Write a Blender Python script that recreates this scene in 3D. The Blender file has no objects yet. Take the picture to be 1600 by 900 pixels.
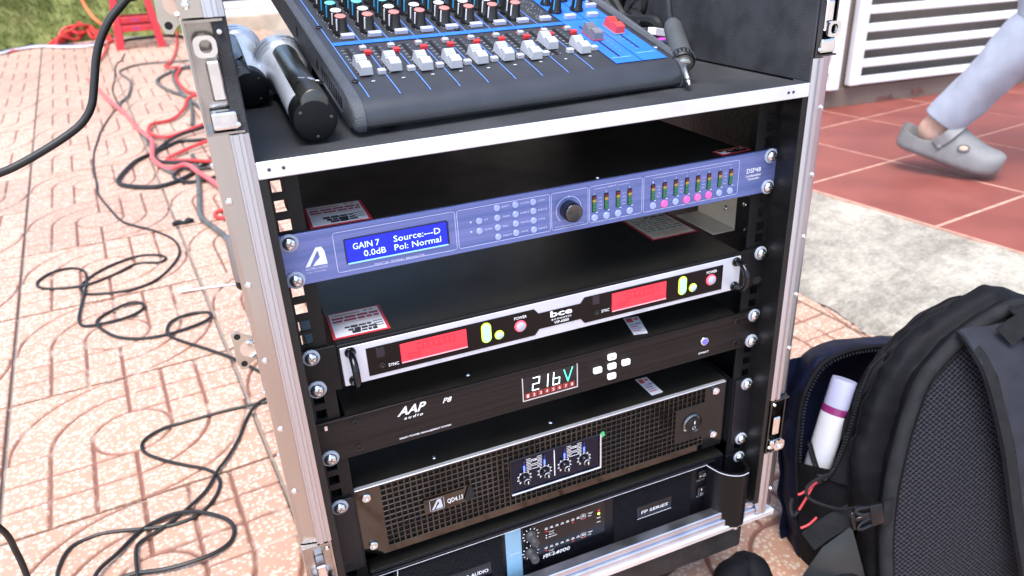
import bpy, bmesh, math, random
from math import sin, cos, pi, radians, sqrt, hypot
from mathutils import Vector, Matrix, noise
random.seed(7)
SC = bpy.context.scene
COL = SC.collection
# ---------------------------------------------------------------- camera, sky, sun, exposure
cam_d = bpy.data.cameras.new('camera'); cam = bpy.data.objects.new('camera', cam_d); COL.objects.link(cam)
cam_d.sensor_width = 36; cam_d.lens = 25.92; cam_d.clip_start = .01; cam_d.clip_end = 500
CR = [[0.922595, 0.205286, -0.326612], [-0.382786, 0.382081, -0.841123], [-0.047878, 0.901039, 0.431087]]
cam.matrix_world = Matrix.Translation((-0.267,-0.5676,0.224)) @ Matrix(CR).to_4x4()
cam_d.dof.use_dof = True; cam_d.dof.focus_distance = .66; cam_d.dof.aperture_fstop = 9
SC.camera = cam
W = bpy.data.worlds.new('World'); SC.world = W; W.use_nodes = True
nt = W.node_tree; sky = nt.nodes.new('ShaderNodeTexSky'); sky.sky_type = 'NISHITA'
SUN_EL, SUN_AZ = radians(66), radians(-140)       # azimuth from +Y towards +X
sky.sun_disc = False; sky.sun_elevation = SUN_EL; sky.sun_rotation = SUN_AZ
sky.air_density = 1.0; sky.dust_density = 2.0; sky.ozone_density = 1.0
bg = nt.nodes['Background']; nt.links.new(sky.outputs[0], bg.inputs[0]); bg.inputs[1].default_value = .15
sd = bpy.data.lights.new('sun', 'SUN'); sun = bpy.data.objects.new('sun', sd); COL.objects.link(sun)
sd.energy = 1.5; sd.angle = radians(35); sd.color = (1, .98, .95)
sdir = Vector((sin(SUN_AZ) * cos(SUN_EL), cos(SUN_AZ) * cos(SUN_EL), sin(SUN_EL)))
sun.rotation_euler = sdir.to_track_quat('Z', 'Y').to_euler()
vs = SC.view_settings; vs.view_transform = 'Standard'; vs.look = 'None'; vs.gamma = 1; vs.exposure = 1.5
SC.render.engine = 'CYCLES'; SC.cycles.use_denoising = True
SC.cycles.max_bounces = 8; SC.cycles.transparent_max_bounces = 8

# ---------------------------------------------------------------- helpers: materials
MATS = {}
def mat(name, col, rough=.5, metal=0, var=0.0, vscale=30, bump=0.0, bscale=200, stretch=None, spec=.5, emit=None, estr=1, trans=0, coat=0, rvar=0.0, col2=None):
    if name in MATS: return MATS[name]
    m = bpy.data.materials.new(name); m.use_nodes = True; t = m.node_tree; b = t.nodes['Principled BSDF']
    c4 = (*col, 1); b.inputs['Base Color'].default_value = c4
    b.inputs['Roughness'].default_value = rough; b.inputs['Metallic'].default_value = metal
    b.inputs['Specular IOR Level'].default_value = spec; b.inputs['Transmission Weight'].default_value = trans
    b.inputs['Coat Weight'].default_value = coat
    if emit: b.inputs['Emission Color'].default_value = (*emit, 1); b.inputs['Emission Strength'].default_value = estr
    if var or bump or rvar or col2:
        tc = t.nodes.new('ShaderNodeTexCoord'); mp = t.nodes.new('ShaderNodeMapping')
        t.links.new(tc.outputs['Object'], mp.inputs[0])
        if stretch: mp.inputs['Scale'].default_value = stretch
    if var or rvar or col2:
        n = t.nodes.new('ShaderNodeTexNoise'); n.inputs['Scale'].default_value = vscale; n.inputs['Detail'].default_value = 6
        t.links.new(mp.outputs[0], n.inputs['Vector'])
        if var or col2:
            r = t.nodes.new('ShaderNodeMix'); r.data_type = 'RGBA'
            r.inputs[6].default_value = (*[max(0, x * (1 - var)) for x in col], 1)
            r.inputs[7].default_value = (*(col2 or [min(1, x * (1 + var)) for x in col]), 1)
            mr = t.nodes.new('ShaderNodeMapRange'); mr.inputs[1].default_value = .35; mr.inputs[2].default_value = .65
            t.links.new(n.outputs['Fac'], mr.inputs[0]); t.links.new(mr.outputs[0], r.inputs[0]); t.links.new(r.outputs[2], b.inputs['Base Color'])
        if rvar:
            mr2 = t.nodes.new('ShaderNodeMapRange'); mr2.inputs[1].default_value = .3; mr2.inputs[2].default_value = .7
            mr2.inputs[3].default_value = max(0, rough - rvar); mr2.inputs[4].default_value = min(1, rough + rvar)
            t.links.new(n.outputs['Fac'], mr2.inputs[0]); t.links.new(mr2.outputs[0], b.inputs['Roughness'])
    if bump:
        n2 = t.nodes.new('ShaderNodeTexNoise'); n2.inputs['Scale'].default_value = bscale; n2.inputs['Detail'].default_value = 4
        t.links.new(mp.outputs[0], n2.inputs['Vector'])
        bp = t.nodes.new('ShaderNodeBump'); bp.inputs['Strength'].default_value = bump; bp.inputs['Distance'].default_value = .002
        t.links.new(n2.outputs['Fac'], bp.inputs['Height']); t.links.new(bp.outputs[0], b.inputs['Normal'])
    MATS[name] = m; return m

ALU = mat('brushed_aluminium', (.60, .61, .67), .32, 1, .04, 40, .03, 300, (1, 1, .05), rvar=.05)
ALUFLAT = mat('satin_aluminium', (.80, .81, .86), .42, .75, .06, 25, .05, 400)
CHROME = mat('chrome_plate', (.78, .77, .76), .13, 1, .1, 60, .12, 90, rvar=.08)
ZINC = mat('zinc_screw', (.74, .75, .78), .18, 1, .1, 200, .1, 400)
GALV = mat('galvanised_steel', (.55, .49, .42), .35, 1, .1, 30)
POWDER = mat('black_powder_coat', (.006, .006, .007), .42, 0, .2, 40, .25, 900, rvar=.08, spec=.25)
SHEET = mat('black_sheet_metal', (.013, .0125, .0105), .34, 0, .15, 30, .2, 1200, spec=.32, rvar=.06)
BLACK = mat('black_plastic', (.007, .007, .008), .4, 0, .2, 60, .1, 500, spec=.4)
GLOSSB = mat('gloss_black', (.004, .004, .006), .16, 0, .1, 50, .04, 40, spec=.4)
VOID = mat('dark_interior', (.004, .004, .005), .8)
FOAM = mat('charcoal_lining', (.042, .043, .047), .85, 0, .3, 35, .5, 700, spec=.3)
SHELFM = mat('dark_shelf_rubber', (.036, .037, .040), .72, 0, .3, 14, .35, 500, spec=.35)
WHITEP = mat('white_print', (.8, .8, .82), .6)
GREYP = mat('grey_print', (.45, .47, .55), .6)
REDP = mat('red_print', (.55, .04, .05), .6)
CARDW = mat('white_card', (.86, .85, .87), .55, 0, .05, 60)
CARDC = mat('cream_card', (.84, .73, .58), .55, 0, .12, 90)
CARDR = mat('red_card_border', (.62, .04, .06), .5)
INK = mat('dark_ink', (.03, .03, .04), .6)
REDINK = mat('red_ink', (.5, .06, .08), .6)
ORINK = mat('orange_ink', (.75, .35, .1), .6)
CABLEB = mat('black_cable_rubber', (.010, .010, .010), .5, 0, .3, 20)
CABLEG = mat('grey_dusty_cable', (.10, .10, .095), .6, 0, .3, 20)
CABLER = mat('red_cable_jacket', (.62, .045, .04), .45, 0, .12, 20)
CABLEP = mat('faded_red_cable', (.70, .12, .12), .45, 0, .12, 20)
CABLEO = mat('orange_cable_jacket', (.75, .18, .06), .45)
CABLEU = mat('blue_cable_jacket', (.03, .12, .5), .4)

# ---------------------------------------------------------------- helpers: mesh builder
class MB:
    def __init__(s): s.bm = bmesh.new()
    def quad(s, *p):
        s.bm.faces.new([s.bm.verts.new(q) for q in p]); return s
    def box(s, x0, x1, y0, y1, z0, z1, bev=0, seg=1, M=None):
        v = [s.bm.verts.new(p) for p in ((x0,y0,z0),(x1,y0,z0),(x1,y1,z0),(x0,y1,z0),(x0,y0,z1),(x1,y0,z1),(x1,y1,z1),(x0,y1,z1))]
        f = [s.bm.faces.new([v[i] for i in q]) for q in ((3,2,1,0),(4,5,6,7),(0,1,5,4),(1,2,6,5),(2,3,7,6),(3,0,4,7))]
        if M is not None: bmesh.ops.transform(s.bm, matrix=M, verts=v)
        if bev:
            e = list({x for q in f for x in q.edges}); bmesh.ops.bevel(s.bm, geom=e, offset=bev, segments=seg, affect='EDGES', profile=.5)
        return s
    def lathe(s, prof, n=24, M=None, flute=0, flute_n=12):
        """prof: list of (r, h) along +Z"""
        M = M or Matrix()
        rings = []
        for r, h in prof:
            if r < 1e-6: rings.append([s.bm.verts.new(M @ Vector((0, 0, h)))])
            else:
                rg = []
                for k in range(n):
                    a = 2 * pi * k / n; rr = r * (1 - flute * (.5 + .5 * cos(flute_n * a))) if flute else r
                    rg.append(s.bm.verts.new(M @ Vector((rr * cos(a), rr * sin(a), h))))
                rings.append(rg)
        for a, b in zip(rings, rings[1:]):
            if len(a) == 1 and len(b) == 1: continue
            for k in range(n):
                k2 = (k + 1) % n
                if len(a) == 1: s.bm.faces.new((a[0], b[k], b[k2])[::1])
                elif len(b) == 1: s.bm.faces.new((a[k], a[k2], b[0]))
                else: s.bm.faces.new((a[k], a[k2], b[k2], b[k]))
        return s
    def prism(s, poly, M=None, h0=0, h1=.01, bev=0, seg=1):
        """poly in XY extruded h0..h1 along Z, then M"""
        M = M or Matrix()
        a = [s.bm.verts.new(M @ Vector((x, y, h0))) for x, y in poly]; b = [s.bm.verts.new(M @ Vector((x, y, h1))) for x, y in poly]
        n = len(poly); fs = [s.bm.faces.new(a[::-1]), s.bm.faces.new(b)]
        for i in range(n): fs.append(s.bm.faces.new((a[i], a[(i+1) % n], b[(i+1) % n], b[i])))
        if bev:
            bmesh.ops.bevel(s.bm, geom=list(fs[1].edges), offset=bev, segments=seg, affect='EDGES')
        return s
    def tube(s, pts, r, n=8, sub=5, smooth=True, cap=True, radii=None, flat=1.0):
        P = [Vector(p) for p in pts]
        Q, RR = [], []
        rad = radii or [r] * len(P)
        if smooth and len(P) > 2:
            for i in range(len(P) - 1):
                p0 = P[max(i-1, 0)]; p1 = P[i]; p2 = P[i+1]; p3 = P[min(i+2, len(P)-1)]
                for k in range(sub):
                    t = k / sub
                    Q.append(.5 * ((2*p1) + (p2-p0)*t + (2*p0-5*p1+4*p2-p3)*t*t + (3*p1-p0-3*p2+p3)*t**3))
                    RR.append(rad[i] * (1-t) + rad[i+1] * t)
            Q.append(P[-1]); RR.append(rad[-1])
        else: Q, RR = P, list(rad)
        up = Vector((0, 0, 1)); rings = []
        prev = None
        for i, q in enumerate(Q):
            d = (Q[min(i+1, len(Q)-1)] - Q[max(i-1, 0)])
            if d.length < 1e-9: d = Vector((1, 0, 0))
            d.normalize()
            if prev is None:
                u = up if abs(d.dot(up)) < .95 else Vector((1, 0, 0))
                x = d.cross(u).normalized()
            else:
                x = prev - d * prev.dot(d)
                x = x.normalized() if x.length > 1e-6 else d.cross(up).normalized()
            y = x.cross(d).normalized(); prev = x
            rings.append([s.bm.verts.new(q + x * (RR[i] * cos(2*pi*k/n)) + y * (RR[i] * flat * sin(2*pi*k/n))) for k in range(n)])
        for a, b in zip(rings, rings[1:]):
            for k in range(n): s.bm.faces.new((a[k], b[k], b[(k+1) % n], a[(k+1) % n]))
        if cap:
            s.bm.faces.new(rings[0]); s.bm.faces.new(rings[-1][::-1])
        return s
    def ribbon(s, pts, width, thick, side, sub=5):
        """flat strap: path pts, side = list of width direction vectors or one"""
        P = [Vector(p) for p in pts]; S = [Vector(q).normalized() for q in (side if isinstance(side, list) else [side] * len(P))]
        Q, SS = [], []
        for i in range(len(P) - 1):
            p0 = P[max(i-1, 0)]; p1 = P[i]; p2 = P[i+1]; p3 = P[min(i+2, len(P)-1)]
            for k in range(sub):
                t = k / sub
                Q.append(.5 * ((2*p1) + (p2-p0)*t + (2*p0-5*p1+4*p2-p3)*t*t + (3*p1-p0-3*p2+p3)*t**3)); SS.append((S[i]*(1-t)+S[i+1]*t).normalized())
        Q.append(P[-1]); SS.append(S[-1]); rings = []
        for i, q in enumerate(Q):
            d = (Q[min(i+1, len(Q)-1)] - Q[max(i-1, 0)]).normalized(); w = (SS[i] - d * SS[i].dot(d)).normalized(); nn = d.cross(w)
            h = width / 2; t = thick / 2
            rings.append([s.bm.verts.new(q + w*a*h + nn*b*t) for a, b in ((-1,-.6),(-.96,-1),(.96,-1),(1,-.6),(1,.6),(.96,1),(-.96,1),(-1,.6))])
        for a, b in zip(rings, rings[1:]):
            for k in range(8): s.bm.faces.new((a[k], a[(k+1) % 8], b[(k+1) % 8], b[k]))
        s.bm.faces.new(rings[0][::-1]); s.bm.faces.new(rings[-1])
        return s
    def grid(s, rows, closed=False):
        R = [[s.bm.verts.new(p) for p in r] for r in rows]
        for a, b in zip(R, R[1:]):
            m = len(a)
            for k in range(m if closed else m - 1): s.bm.faces.new((a[k], a[(k+1) % m], b[(k+1) % m], b[k]))
        return s
    def build(s, name, m, parent=None, smooth=False, M=None, angle=40):
        bmesh.ops.recalc_face_normals(s.bm, faces=s.bm.faces)
        me = bpy.data.meshes.new(name)
        if smooth:
            for f in s.bm.faces: f.smooth = True
            for e in s.bm.edges:
                if len(e.link_faces) == 2 and e.calc_face_angle(0) > radians(angle): e.smooth = False
        s.bm.to_mesh(me); s.bm.free()
        me.materials.append(m)
        o = bpy.data.objects.new(name, me); COL.objects.link(o)
        if parent: o.parent = parent
        if M is not None: o.matrix_local = M
        return o

def tag(o, label=None, cat=None, group=None, kind=None):
    if label: o['label'] = label
    if cat: o['category'] = cat
    if group: o['group'] = group
    if kind: o['kind'] = kind
    return o
def empty(name, loc=(0, 0, 0), M=None):
    o = bpy.data.objects.new(name, None); COL.objects.link(o); o.empty_display_size = .02
    if M is not None: o.matrix_world = M
    else: o.location = loc
    return o
def copy(o, parent, M=None, loc=None):
    c = o.copy(); COL.objects.link(c); c.parent = parent
    if loc is not None: c.location = loc
    if M is not None: c.matrix_local = M
    for ch in [x for x in bpy.data.objects if x.parent == o]: copy(ch, c)
    return c
RX90 = Matrix.Rotation(pi / 2, 4, 'X')                 # local +Z -> world -Y : things that face the viewer
def face(x, z, y=0, rot=0): return Matrix.Translation((x, y, z)) @ RX90 @ Matrix.Rotation(rot, 4, 'Z')
def axis(p, q):                                        # +Z from p towards q
    p = Vector(p); q = Vector(q); return Matrix.Translation(p) @ (q - p).to_track_quat('Z', 'Y').to_matrix().to_4x4()
def rrect(x0, x1, y0, y1, r, n=4):
    out = []
    for cx, cy, a0 in ((x1-r, y1-r, 0), (x0+r, y1-r, 90), (x0+r, y0+r, 180), (x1-r, y0+r, 270)):
        for k in range(n + 1):
            a = radians(a0 + 90 * k / n); out.append((cx + r*cos(a), cy + r*sin(a)))
    return out

TEXTS = []
def text(s, x0, x1, z, h, parent, y=-.0034, m=None, bold=0, shear=0, M=None, name='lettering', spacing=1.0):
    """flat lettering on a front face: left x0, right x1, baseline z, capital height h"""
    TEXTS.append((s, x0, x1, z, h, parent, y, m or WHITEP, bold, shear, M, name, spacing))
def flush_texts():
    tmp = []
    for a in TEXTS:
        cu = bpy.data.curves.new('lettering', 'FONT'); cu.body = a[0]; cu.size = 1; cu.shear = a[9]; cu.offset = a[8]; cu.resolution_u = 2; cu.space_character = a[12]
        o = bpy.data.objects.new('lettering_curve', cu); COL.objects.link(o); tmp.append(o)
    bpy.context.view_layer.update(); dg = bpy.context.evaluated_depsgraph_get()
    for a, o in zip(TEXTS, tmp):
        me = bpy.data.meshes.new_from_object(o.evaluated_get(dg)); s, x0, x1, z, h, parent, y, m, bold, shear, M, name, _ = a
        xs = [v.co.x for v in me.vertices]
        if not xs: continue
        mn, mx = min(xs), max(xs); kx = (x1 - x0) / (mx - mn) if x1 is not None else h / .7; ky = h / .7
        for v in me.vertices: v.co = Vector(((v.co.x - mn) * kx, v.co.y * ky, 0))
        me.materials.clear(); me.materials.append(m)
        t = bpy.data.objects.new(name, me); COL.objects.link(t); t.parent = parent
        t.matrix_local = (M or Matrix()) @ Matrix.Translation((x0, y, z)) @ RX90 if M is None else M @ Matrix.Translation((x0, z, y))
    for o in tmp:
        cu = o.data; bpy.data.objects.remove(o); bpy.data.curves.remove(cu)
def stroke(mb, pts, w, y, closed=False):
    """thin printed line in the x-z plane"""
    n = len(pts)
    for i in range(n if closed else n - 1):
        a = Vector(pts[i]); b = Vector(pts[(i+1) % n]); d = b - a
        if d.length < 1e-7: continue
        d.normalize(); p = Vector((-d.y, d.x)) * w / 2; e = d * w * .3
        mb.quad(*[(q.x, y, q.y) for q in (a-p-e, b-p+e, b+p+e, a+p-e)])

# ================================================================ THE SETTING
GA, GB, GC, GTH, GX, GY = -.5805, -.0165, .0356, .1138, -.6914, .4925
def gz(x, y): return GA + GB * x + GC * y
n_ = Vector((-GB, -GC, 1)).normalized(); ex = Vector((1, 0, GB)).normalized(); ey = n_.cross(ex)
gX = ex * cos(GTH) + ey * sin(GTH); gY = -ex * sin(GTH) + ey * cos(GTH)
GM = Matrix((( gX.x, gY.x, n_.x, GX), (gX.y, gY.y, n_.y, GY), (gX.z, gY.z, n_.z, gz(GX, GY)), (0, 0, 0, 1)))
def terrazzo():
    m = bpy.data.materials.new('terrazzo_tile'); m.use_nodes = True; t = m.node_tree; b = t.nodes['Principled BSDF']; L = t.links.new
    tc = t.nodes.new('ShaderNodeTexCoord'); oi = t.nodes.new('ShaderNodeObjectInfo')
    off = t.nodes.new('ShaderNodeVectorMath'); off.operation = 'MULTIPLY_ADD'
    sc = t.nodes.new('ShaderNodeVectorMath'); sc.operation = 'SCALE'; sc.inputs[0].default_value = (37, 91, 13); L(oi.outputs['Random'], sc.inputs['Scale'])
    ad = t.nodes.new('ShaderNodeVectorMath'); ad.operation = 'ADD'; L(tc.outputs['Object'], ad.inputs[0]); L(sc.outputs[0], ad.inputs[1])
    wn = t.nodes.new('ShaderNodeTexNoise'); wn.inputs['Scale'].default_value = 90; L(ad.outputs[0], wn.inputs['Vector'])
    ws = t.nodes.new('ShaderNodeVectorMath'); ws.operation = 'SCALE'; ws.inputs['Scale'].default_value = .007; L(wn.outputs['Color'], ws.inputs[0])
    wa = t.nodes.new('ShaderNodeVectorMath'); wa.operation = 'ADD'; L(ad.outputs[0], wa.inputs[0]); L(ws.outputs[0], wa.inputs[1])
    vo = t.nodes.new('ShaderNodeTexVoronoi'); vo.inputs['Scale'].default_value = 150; L(wa.outputs[0], vo.inputs['Vector'])
    cr = t.nodes.new('ShaderNodeMapRange'); cr.inputs[1].default_value = .56; cr.inputs[2].default_value = .36; L(vo.outputs['Distance'], cr.inputs[0])
    vc = t.nodes.new('ShaderNodeSeparateColor'); L(vo.outputs['Color'], vc.inputs[0])
    gt = t.nodes.new('ShaderNodeMath'); gt.operation = 'GREATER_THAN'; gt.inputs[1].default_value = .22; L(vc.outputs[0], gt.inputs[0])
    mu = t.nodes.new('ShaderNodeMath'); mu.operation = 'MULTIPLY'; L(cr.outputs[0], mu.inputs[0]); L(gt.outputs[0], mu.inputs[1])
    pn = t.nodes.new('ShaderNodeTexNoise'); pn.inputs['Scale'].default_value = 7; pn.inputs['Detail'].default_value = 5; L(ad.outputs[0], pn.inputs['Vector'])
    base = t.nodes.new('ShaderNodeMix'); base.data_type = 'RGBA'; base.inputs[6].default_value = (.43, .225, .15, 1); base.inputs[7].default_value = (.49, .30, .215, 1); L(pn.outputs['Fac'], base.inputs[0])
    chip = t.nodes.new('ShaderNodeMix'); chip.data_type = 'RGBA'; chip.inputs[6].default_value = (.52, .37, .28, 1); chip.inputs[7].default_value = (.61, .51, .415, 1); L(vc.outputs[1], chip.inputs[0])
    m1 = t.nodes.new('ShaderNodeMix'); m1.data_type = 'RGBA'; L(mu.outputs[0], m1.inputs[0]); L(base.outputs[2], m1.inputs[6]); L(chip.outputs[2], m1.inputs[7])
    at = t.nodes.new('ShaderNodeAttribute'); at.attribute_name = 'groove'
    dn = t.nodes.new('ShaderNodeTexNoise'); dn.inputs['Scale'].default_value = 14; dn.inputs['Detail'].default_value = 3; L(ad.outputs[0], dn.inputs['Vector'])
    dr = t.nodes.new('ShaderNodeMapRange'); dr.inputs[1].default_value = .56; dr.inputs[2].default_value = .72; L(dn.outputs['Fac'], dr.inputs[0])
    groove_tint = t.nodes.new('ShaderNodeMix'); groove_tint.data_type = 'RGBA'; groove_tint.inputs[6].default_value = (.21, .092, .062, 1); groove_tint.inputs[7].default_value = (.46, .37, .31, 1); L(dr.outputs[0], groove_tint.inputs[0])  # grooves and tile sides coloured darker brown, with pale patches
    m2 = t.nodes.new('ShaderNodeMix'); m2.data_type = 'RGBA'; L(at.outputs['Fac'], m2.inputs[0]); L(m1.outputs[2], m2.inputs[6]); L(groove_tint.outputs[2], m2.inputs[7])
    hv = t.nodes.new('ShaderNodeHueSaturation'); hr = t.nodes.new('ShaderNodeMapRange'); hr.inputs[3].default_value = .88; hr.inputs[4].default_value = 1.1; L(oi.outputs['Random'], hr.inputs[0]); L(hr.outputs[0], hv.inputs['Value']); L(m2.outputs[2], hv.inputs['Color'])
    L(hv.outputs[0], b.inputs['Base Color']); b.inputs['Roughness'].default_value = .62
    bp = t.nodes.new('ShaderNodeBump'); bp.inputs['Strength'].default_value = .35; bp.inputs['Distance'].default_value = .002; L(dn.outputs['Fac'], bp.inputs['Height']); L(bp.outputs[0], b.inputs['Normal'])
    t.nodes.remove(off); return m
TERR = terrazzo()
GROUT = mat('cement_grout', (.42, .37, .32), .9, 0, .35, 18, .6, 120, col2=(.30, .24, .20))
def cement():
    m = mat('rough_cement', (.4, .4, .4), .92, 0, 0, 1, 1.0, 260); t = m.node_tree; b = t.nodes['Principled BSDF']; L = t.links.new
    tc = t.nodes.new('ShaderNodeTexCoord'); n1 = t.nodes.new('ShaderNodeTexNoise'); n1.inputs['Scale'].default_value = 5; n1.inputs['Detail'].default_value = 5
    n2 = t.nodes.new('ShaderNodeTexNoise'); n2.inputs['Scale'].default_value = 110; n2.inputs['Detail'].default_value = 8; n2.inputs['Roughness'].default_value = .75
    n3 = t.nodes.new('ShaderNodeTexNoise'); n3.inputs['Scale'].default_value = 28; n3.inputs['Detail'].default_value = 6; n3.inputs['Roughness'].default_value = .7
    for n in (n1, n2, n3): L(tc.outputs['Object'], n.inputs['Vector'])
    a = t.nodes.new('ShaderNodeMath'); a.operation = 'ADD'; L(n1.outputs['Fac'], a.inputs[0]); L(n2.outputs['Fac'], a.inputs[1])
    a2 = t.nodes.new('ShaderNodeMath'); a2.operation = 'ADD'; L(a.outputs[0], a2.inputs[0]); L(n3.outputs['Fac'], a2.inputs[1])
    r = t.nodes.new('ShaderNodeValToRGB'); r.color_ramp.elements[0].position = .42; r.color_ramp.elements[0].color = (.20, .18, .15, 1); r.color_ramp.elements[1].position = .57; r.color_ramp.elements[1].color = (.42, .385, .32, 1)
    d = t.nodes.new('ShaderNodeMath'); d.operation = 'MULTIPLY'; d.inputs[1].default_value = .333; L(a2.outputs[0], d.inputs[0]); L(d.outputs[0], r.inputs[0]); L(r.outputs[0], b.inputs['Base Color']); return m
CEM = cement()
FARG = mat('far_ground', (.42, .36, .31), .9, 0, .2, 2)

mb = MB(); R_ = 150
mb.quad((-R_, -R_, gz(-R_, -R_) - .09), (R_, -R_, gz(R_, -R_) - .09), (R_, R_, gz(R_, R_) - .09), (-R_, R_, gz(-R_, R_) - .09))
tag(mb.build('ground', FARG), kind='structure')
pav = MB().box(-6 * .4, 5 * .4, -4 * .4, 15 * .4, -.05, -.0085).build('pavement', GROUT, M=GM); tag(pav, kind='structure')
def tile_mesh():
    T = .4; N = 168; h = T / 2 - .0035; gw = .0034; dp = .0042
    def d_groove(x, y):
        r = hypot(x, y); d = 9; tl = (x < 0 and y > 0) or (x > 0 and y < 0)
        d = abs(r - .065)
        if tl:
            d = min(d, abs(r - .13), abs(r - .195))
        elif r > .065:
            for k in (0, .065, .13):
                d = min(d, abs(abs(x) - k), abs(abs(y) - k))
        if r > .065:                         # lines also close the quadrants along the axes beyond the circle
            if (abs(x) < .01 and abs(y) > .065) : d = min(d, abs(x)) if not tl or True else d
        return d
    vs_, fs_, at = [], [], []
    for j in range(N + 1):
        for i in range(N + 1):
            x = -h + 2*h*i/N; y = -h + 2*h*j/N
            d = d_groove(x, y) + .0012 * noise.noise(Vector((x*60, y*60, 3)))
            g = max(0, min(1, 1 - (d - gw * .45) / gw)); g = g*g*(3-2*g)
            e = min(h - abs(x), h - abs(y)); ed = max(0, 1 - e / .003)
            z = -dp * g - .002 * ed * ed + .0006 * noise.noise(Vector((x*25, y*25, 0)))
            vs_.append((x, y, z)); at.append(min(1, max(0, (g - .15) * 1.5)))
    for j in range(N):
        for i in range(N):
            a = j*(N+1)+i; fs_.append((a, a+1, a+N+2, a+N+1))
    ring = [i for i in range(N+1)] + [ (j)*(N+1)+N for j in range(1, N+1)] + [N*(N+1)+i for i in range(N-1, -1, -1)] + [j*(N+1) for j in range(N-1, 0, -1)]
    b0 = len(vs_)
    for k in ring: vs_.append((vs_[k][0], vs_[k][1], -.014)); at.append(1)
    m_ = len(ring)
    for k in range(m_): fs_.append((ring[(k+1) % m_], ring[k], b0+k, b0+(k+1) % m_))
    me = bpy.data.meshes.new('paving_tile'); me.from_pydata(vs_, [], fs_); me.update()
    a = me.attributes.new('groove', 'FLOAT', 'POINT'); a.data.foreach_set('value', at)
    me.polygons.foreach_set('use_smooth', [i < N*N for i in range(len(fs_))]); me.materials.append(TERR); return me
TME = tile_mesh()
for j in range(-4, 14):
    for i in range(-5, 5):
        if (i >= 4 and j > 6) or (i < -4 and j < 2): continue
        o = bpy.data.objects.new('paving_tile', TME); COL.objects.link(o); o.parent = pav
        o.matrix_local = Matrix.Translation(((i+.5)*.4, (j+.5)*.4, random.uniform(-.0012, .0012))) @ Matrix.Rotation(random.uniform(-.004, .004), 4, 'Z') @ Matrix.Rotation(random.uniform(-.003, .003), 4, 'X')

# concrete apron between the paving and the porch
PZ = -.47
PB = Vector((1.262,1.0107,-0.47)); PE = Vector((1.3425,0.4101,-0.47))
rows = []
NX, NY = 40, 130
for j in range(NY + 1):
    y = -1.6 + 3.9 * j / NY; r = []
    for i in range(NX + 1):
        t = i / NX; x0 = .935 + .03 * noise.noise(Vector((y*7, 1, 0))) + .012 * noise.noise(Vector((y*40, 5, 0))); x1 = PB.x + (PB.y - y) * .1331 + .004
        x = x0 + (x1 - x0) * t
        z = gz(x0, y) + .001 + (PZ - .006 - gz(x0, y)) * (t ** .8) + (.008 * min(1, t * 14)) * (1 - t) + .004 * noise.noise(Vector((x*12, y*12, 2))) + .0016 * noise.noise(Vector((x*60, y*60, 7)))
        r.append((x, y, z))
    rows.append(r)
tag(MB().grid(rows).build('concrete_ramp', CEM, smooth=True), kind='structure')

# red tiled porch
pw1 = Vector((1.9627,1.7523,-0.47)); pw2 = Vector((2.5103,1.6974,-0.47))
px_ = (pw2 - pw1).normalized(); pyv = Vector((0, 0, 1)).cross(px_)
PTILE = mat('red_porch_tile', (.215, .053, .040), .5, 0, .12, 5, .05, 60, rvar=.10, col2=(.26, .072, .055))
PGROUT = mat('porch_grout', (.55, .32, .24), .8, 0, .2, 30)
edge_dir = (PE - PB).normalized()
tA = Vector((1.6686,1.0746,-0.47)); tB = Vector((1.7306,0.6894,-0.47)); tC = Vector((1.2824,1.0334,-0.47))
porch = MB()
def P2(x, y, z=0): return (x, y, PZ + z)
e_n = Vector((edge_dir.y, -edge_dir.x, 0));  e_n = e_n if e_n.x > 0 else -e_n
q0 = PB - edge_dir * 1.6; q1 = PB + edge_dir * 3.2
poly = [(q0.x, q0.y), (q1.x, q1.y), (q1.x + 4, q1.y), (q0.x + 4, q0.y + .2)]
porch.prism(poly, h0=PZ - .09, h1=PZ - .0012)
pf = porch.build('porch_floor', PGROUT); tag(pf, kind='structure')
e2 = Vector((.130, -.9915, 0)).normalized(); e1 = Vector((.9915, .130, 0)).normalized()
PS = .41; O_ = Vector((1.669, 1.075, PZ))
ptile = MB().box(-PS/2 + .0035, PS/2 - .0035, -PS/2 + .0035, PS/2 - .0035, -.008, 0, .0015)
pt0 = ptile.build('floor_tile', PTILE, pf); first = True
for i in range(-1, 8):
    for j in range(-2, 7):
        c = O_ + e1 * (PS * (i + .5)) + e2 * (PS * (j + .5))
        if c.y > 2.35 or (c - PB).dot(e_n) < 0.05: continue
        o = pt0 if first else pt0.copy()
        if not first: COL.objects.link(o)
        first = False
        o.parent = pf
        o.matrix_local = Matrix(((e1.x, -e2.x, 0, c.x), (e1.y, -e2.y, 0, c.y), (0, 0, 1, c.z + random.uniform(-.0006, .0006)), (0, 0, 0, 1)))
# taupe house wall carrying two white steel grilles
TAUPE = mat('taupe_render', (.185, .142, .115), .75, 0, .12, 5, .25, 90)
PLAST = mat('grey_plaster', (.26, .235, .205), .85, 0, .15, 4, .2, 60)
WHITEM = mat('white_painted_steel', (.80, .80, .82), .38, 0, .04, 10, .05, 60)
STAIN = mat('red_paint_smear', (.17, .075, .06), .7, 0, .3, 20)
WM = Matrix(((px_.x, pyv.x, 0, pw1.x), (px_.y, pyv.y, 0, pw1.y), (0, 0, 1, 0), (0, 0, 0, 1)))   # local x along wall, y away
hw = empty('house_wall', M=WM); tag(hw, 'taupe rendered house wall with white grilles at the back of the red porch', 'wall')
GL0 = (0.1471,-0.3855); GL1 = (1.0465,-0.4189); zb = GL0[1]; gx0 = GL0[0]; gx1 = gx0 + 1.05
pl1 = (0.0994,-0.3909); pl0 = (0.0413,-0.3852)
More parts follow.
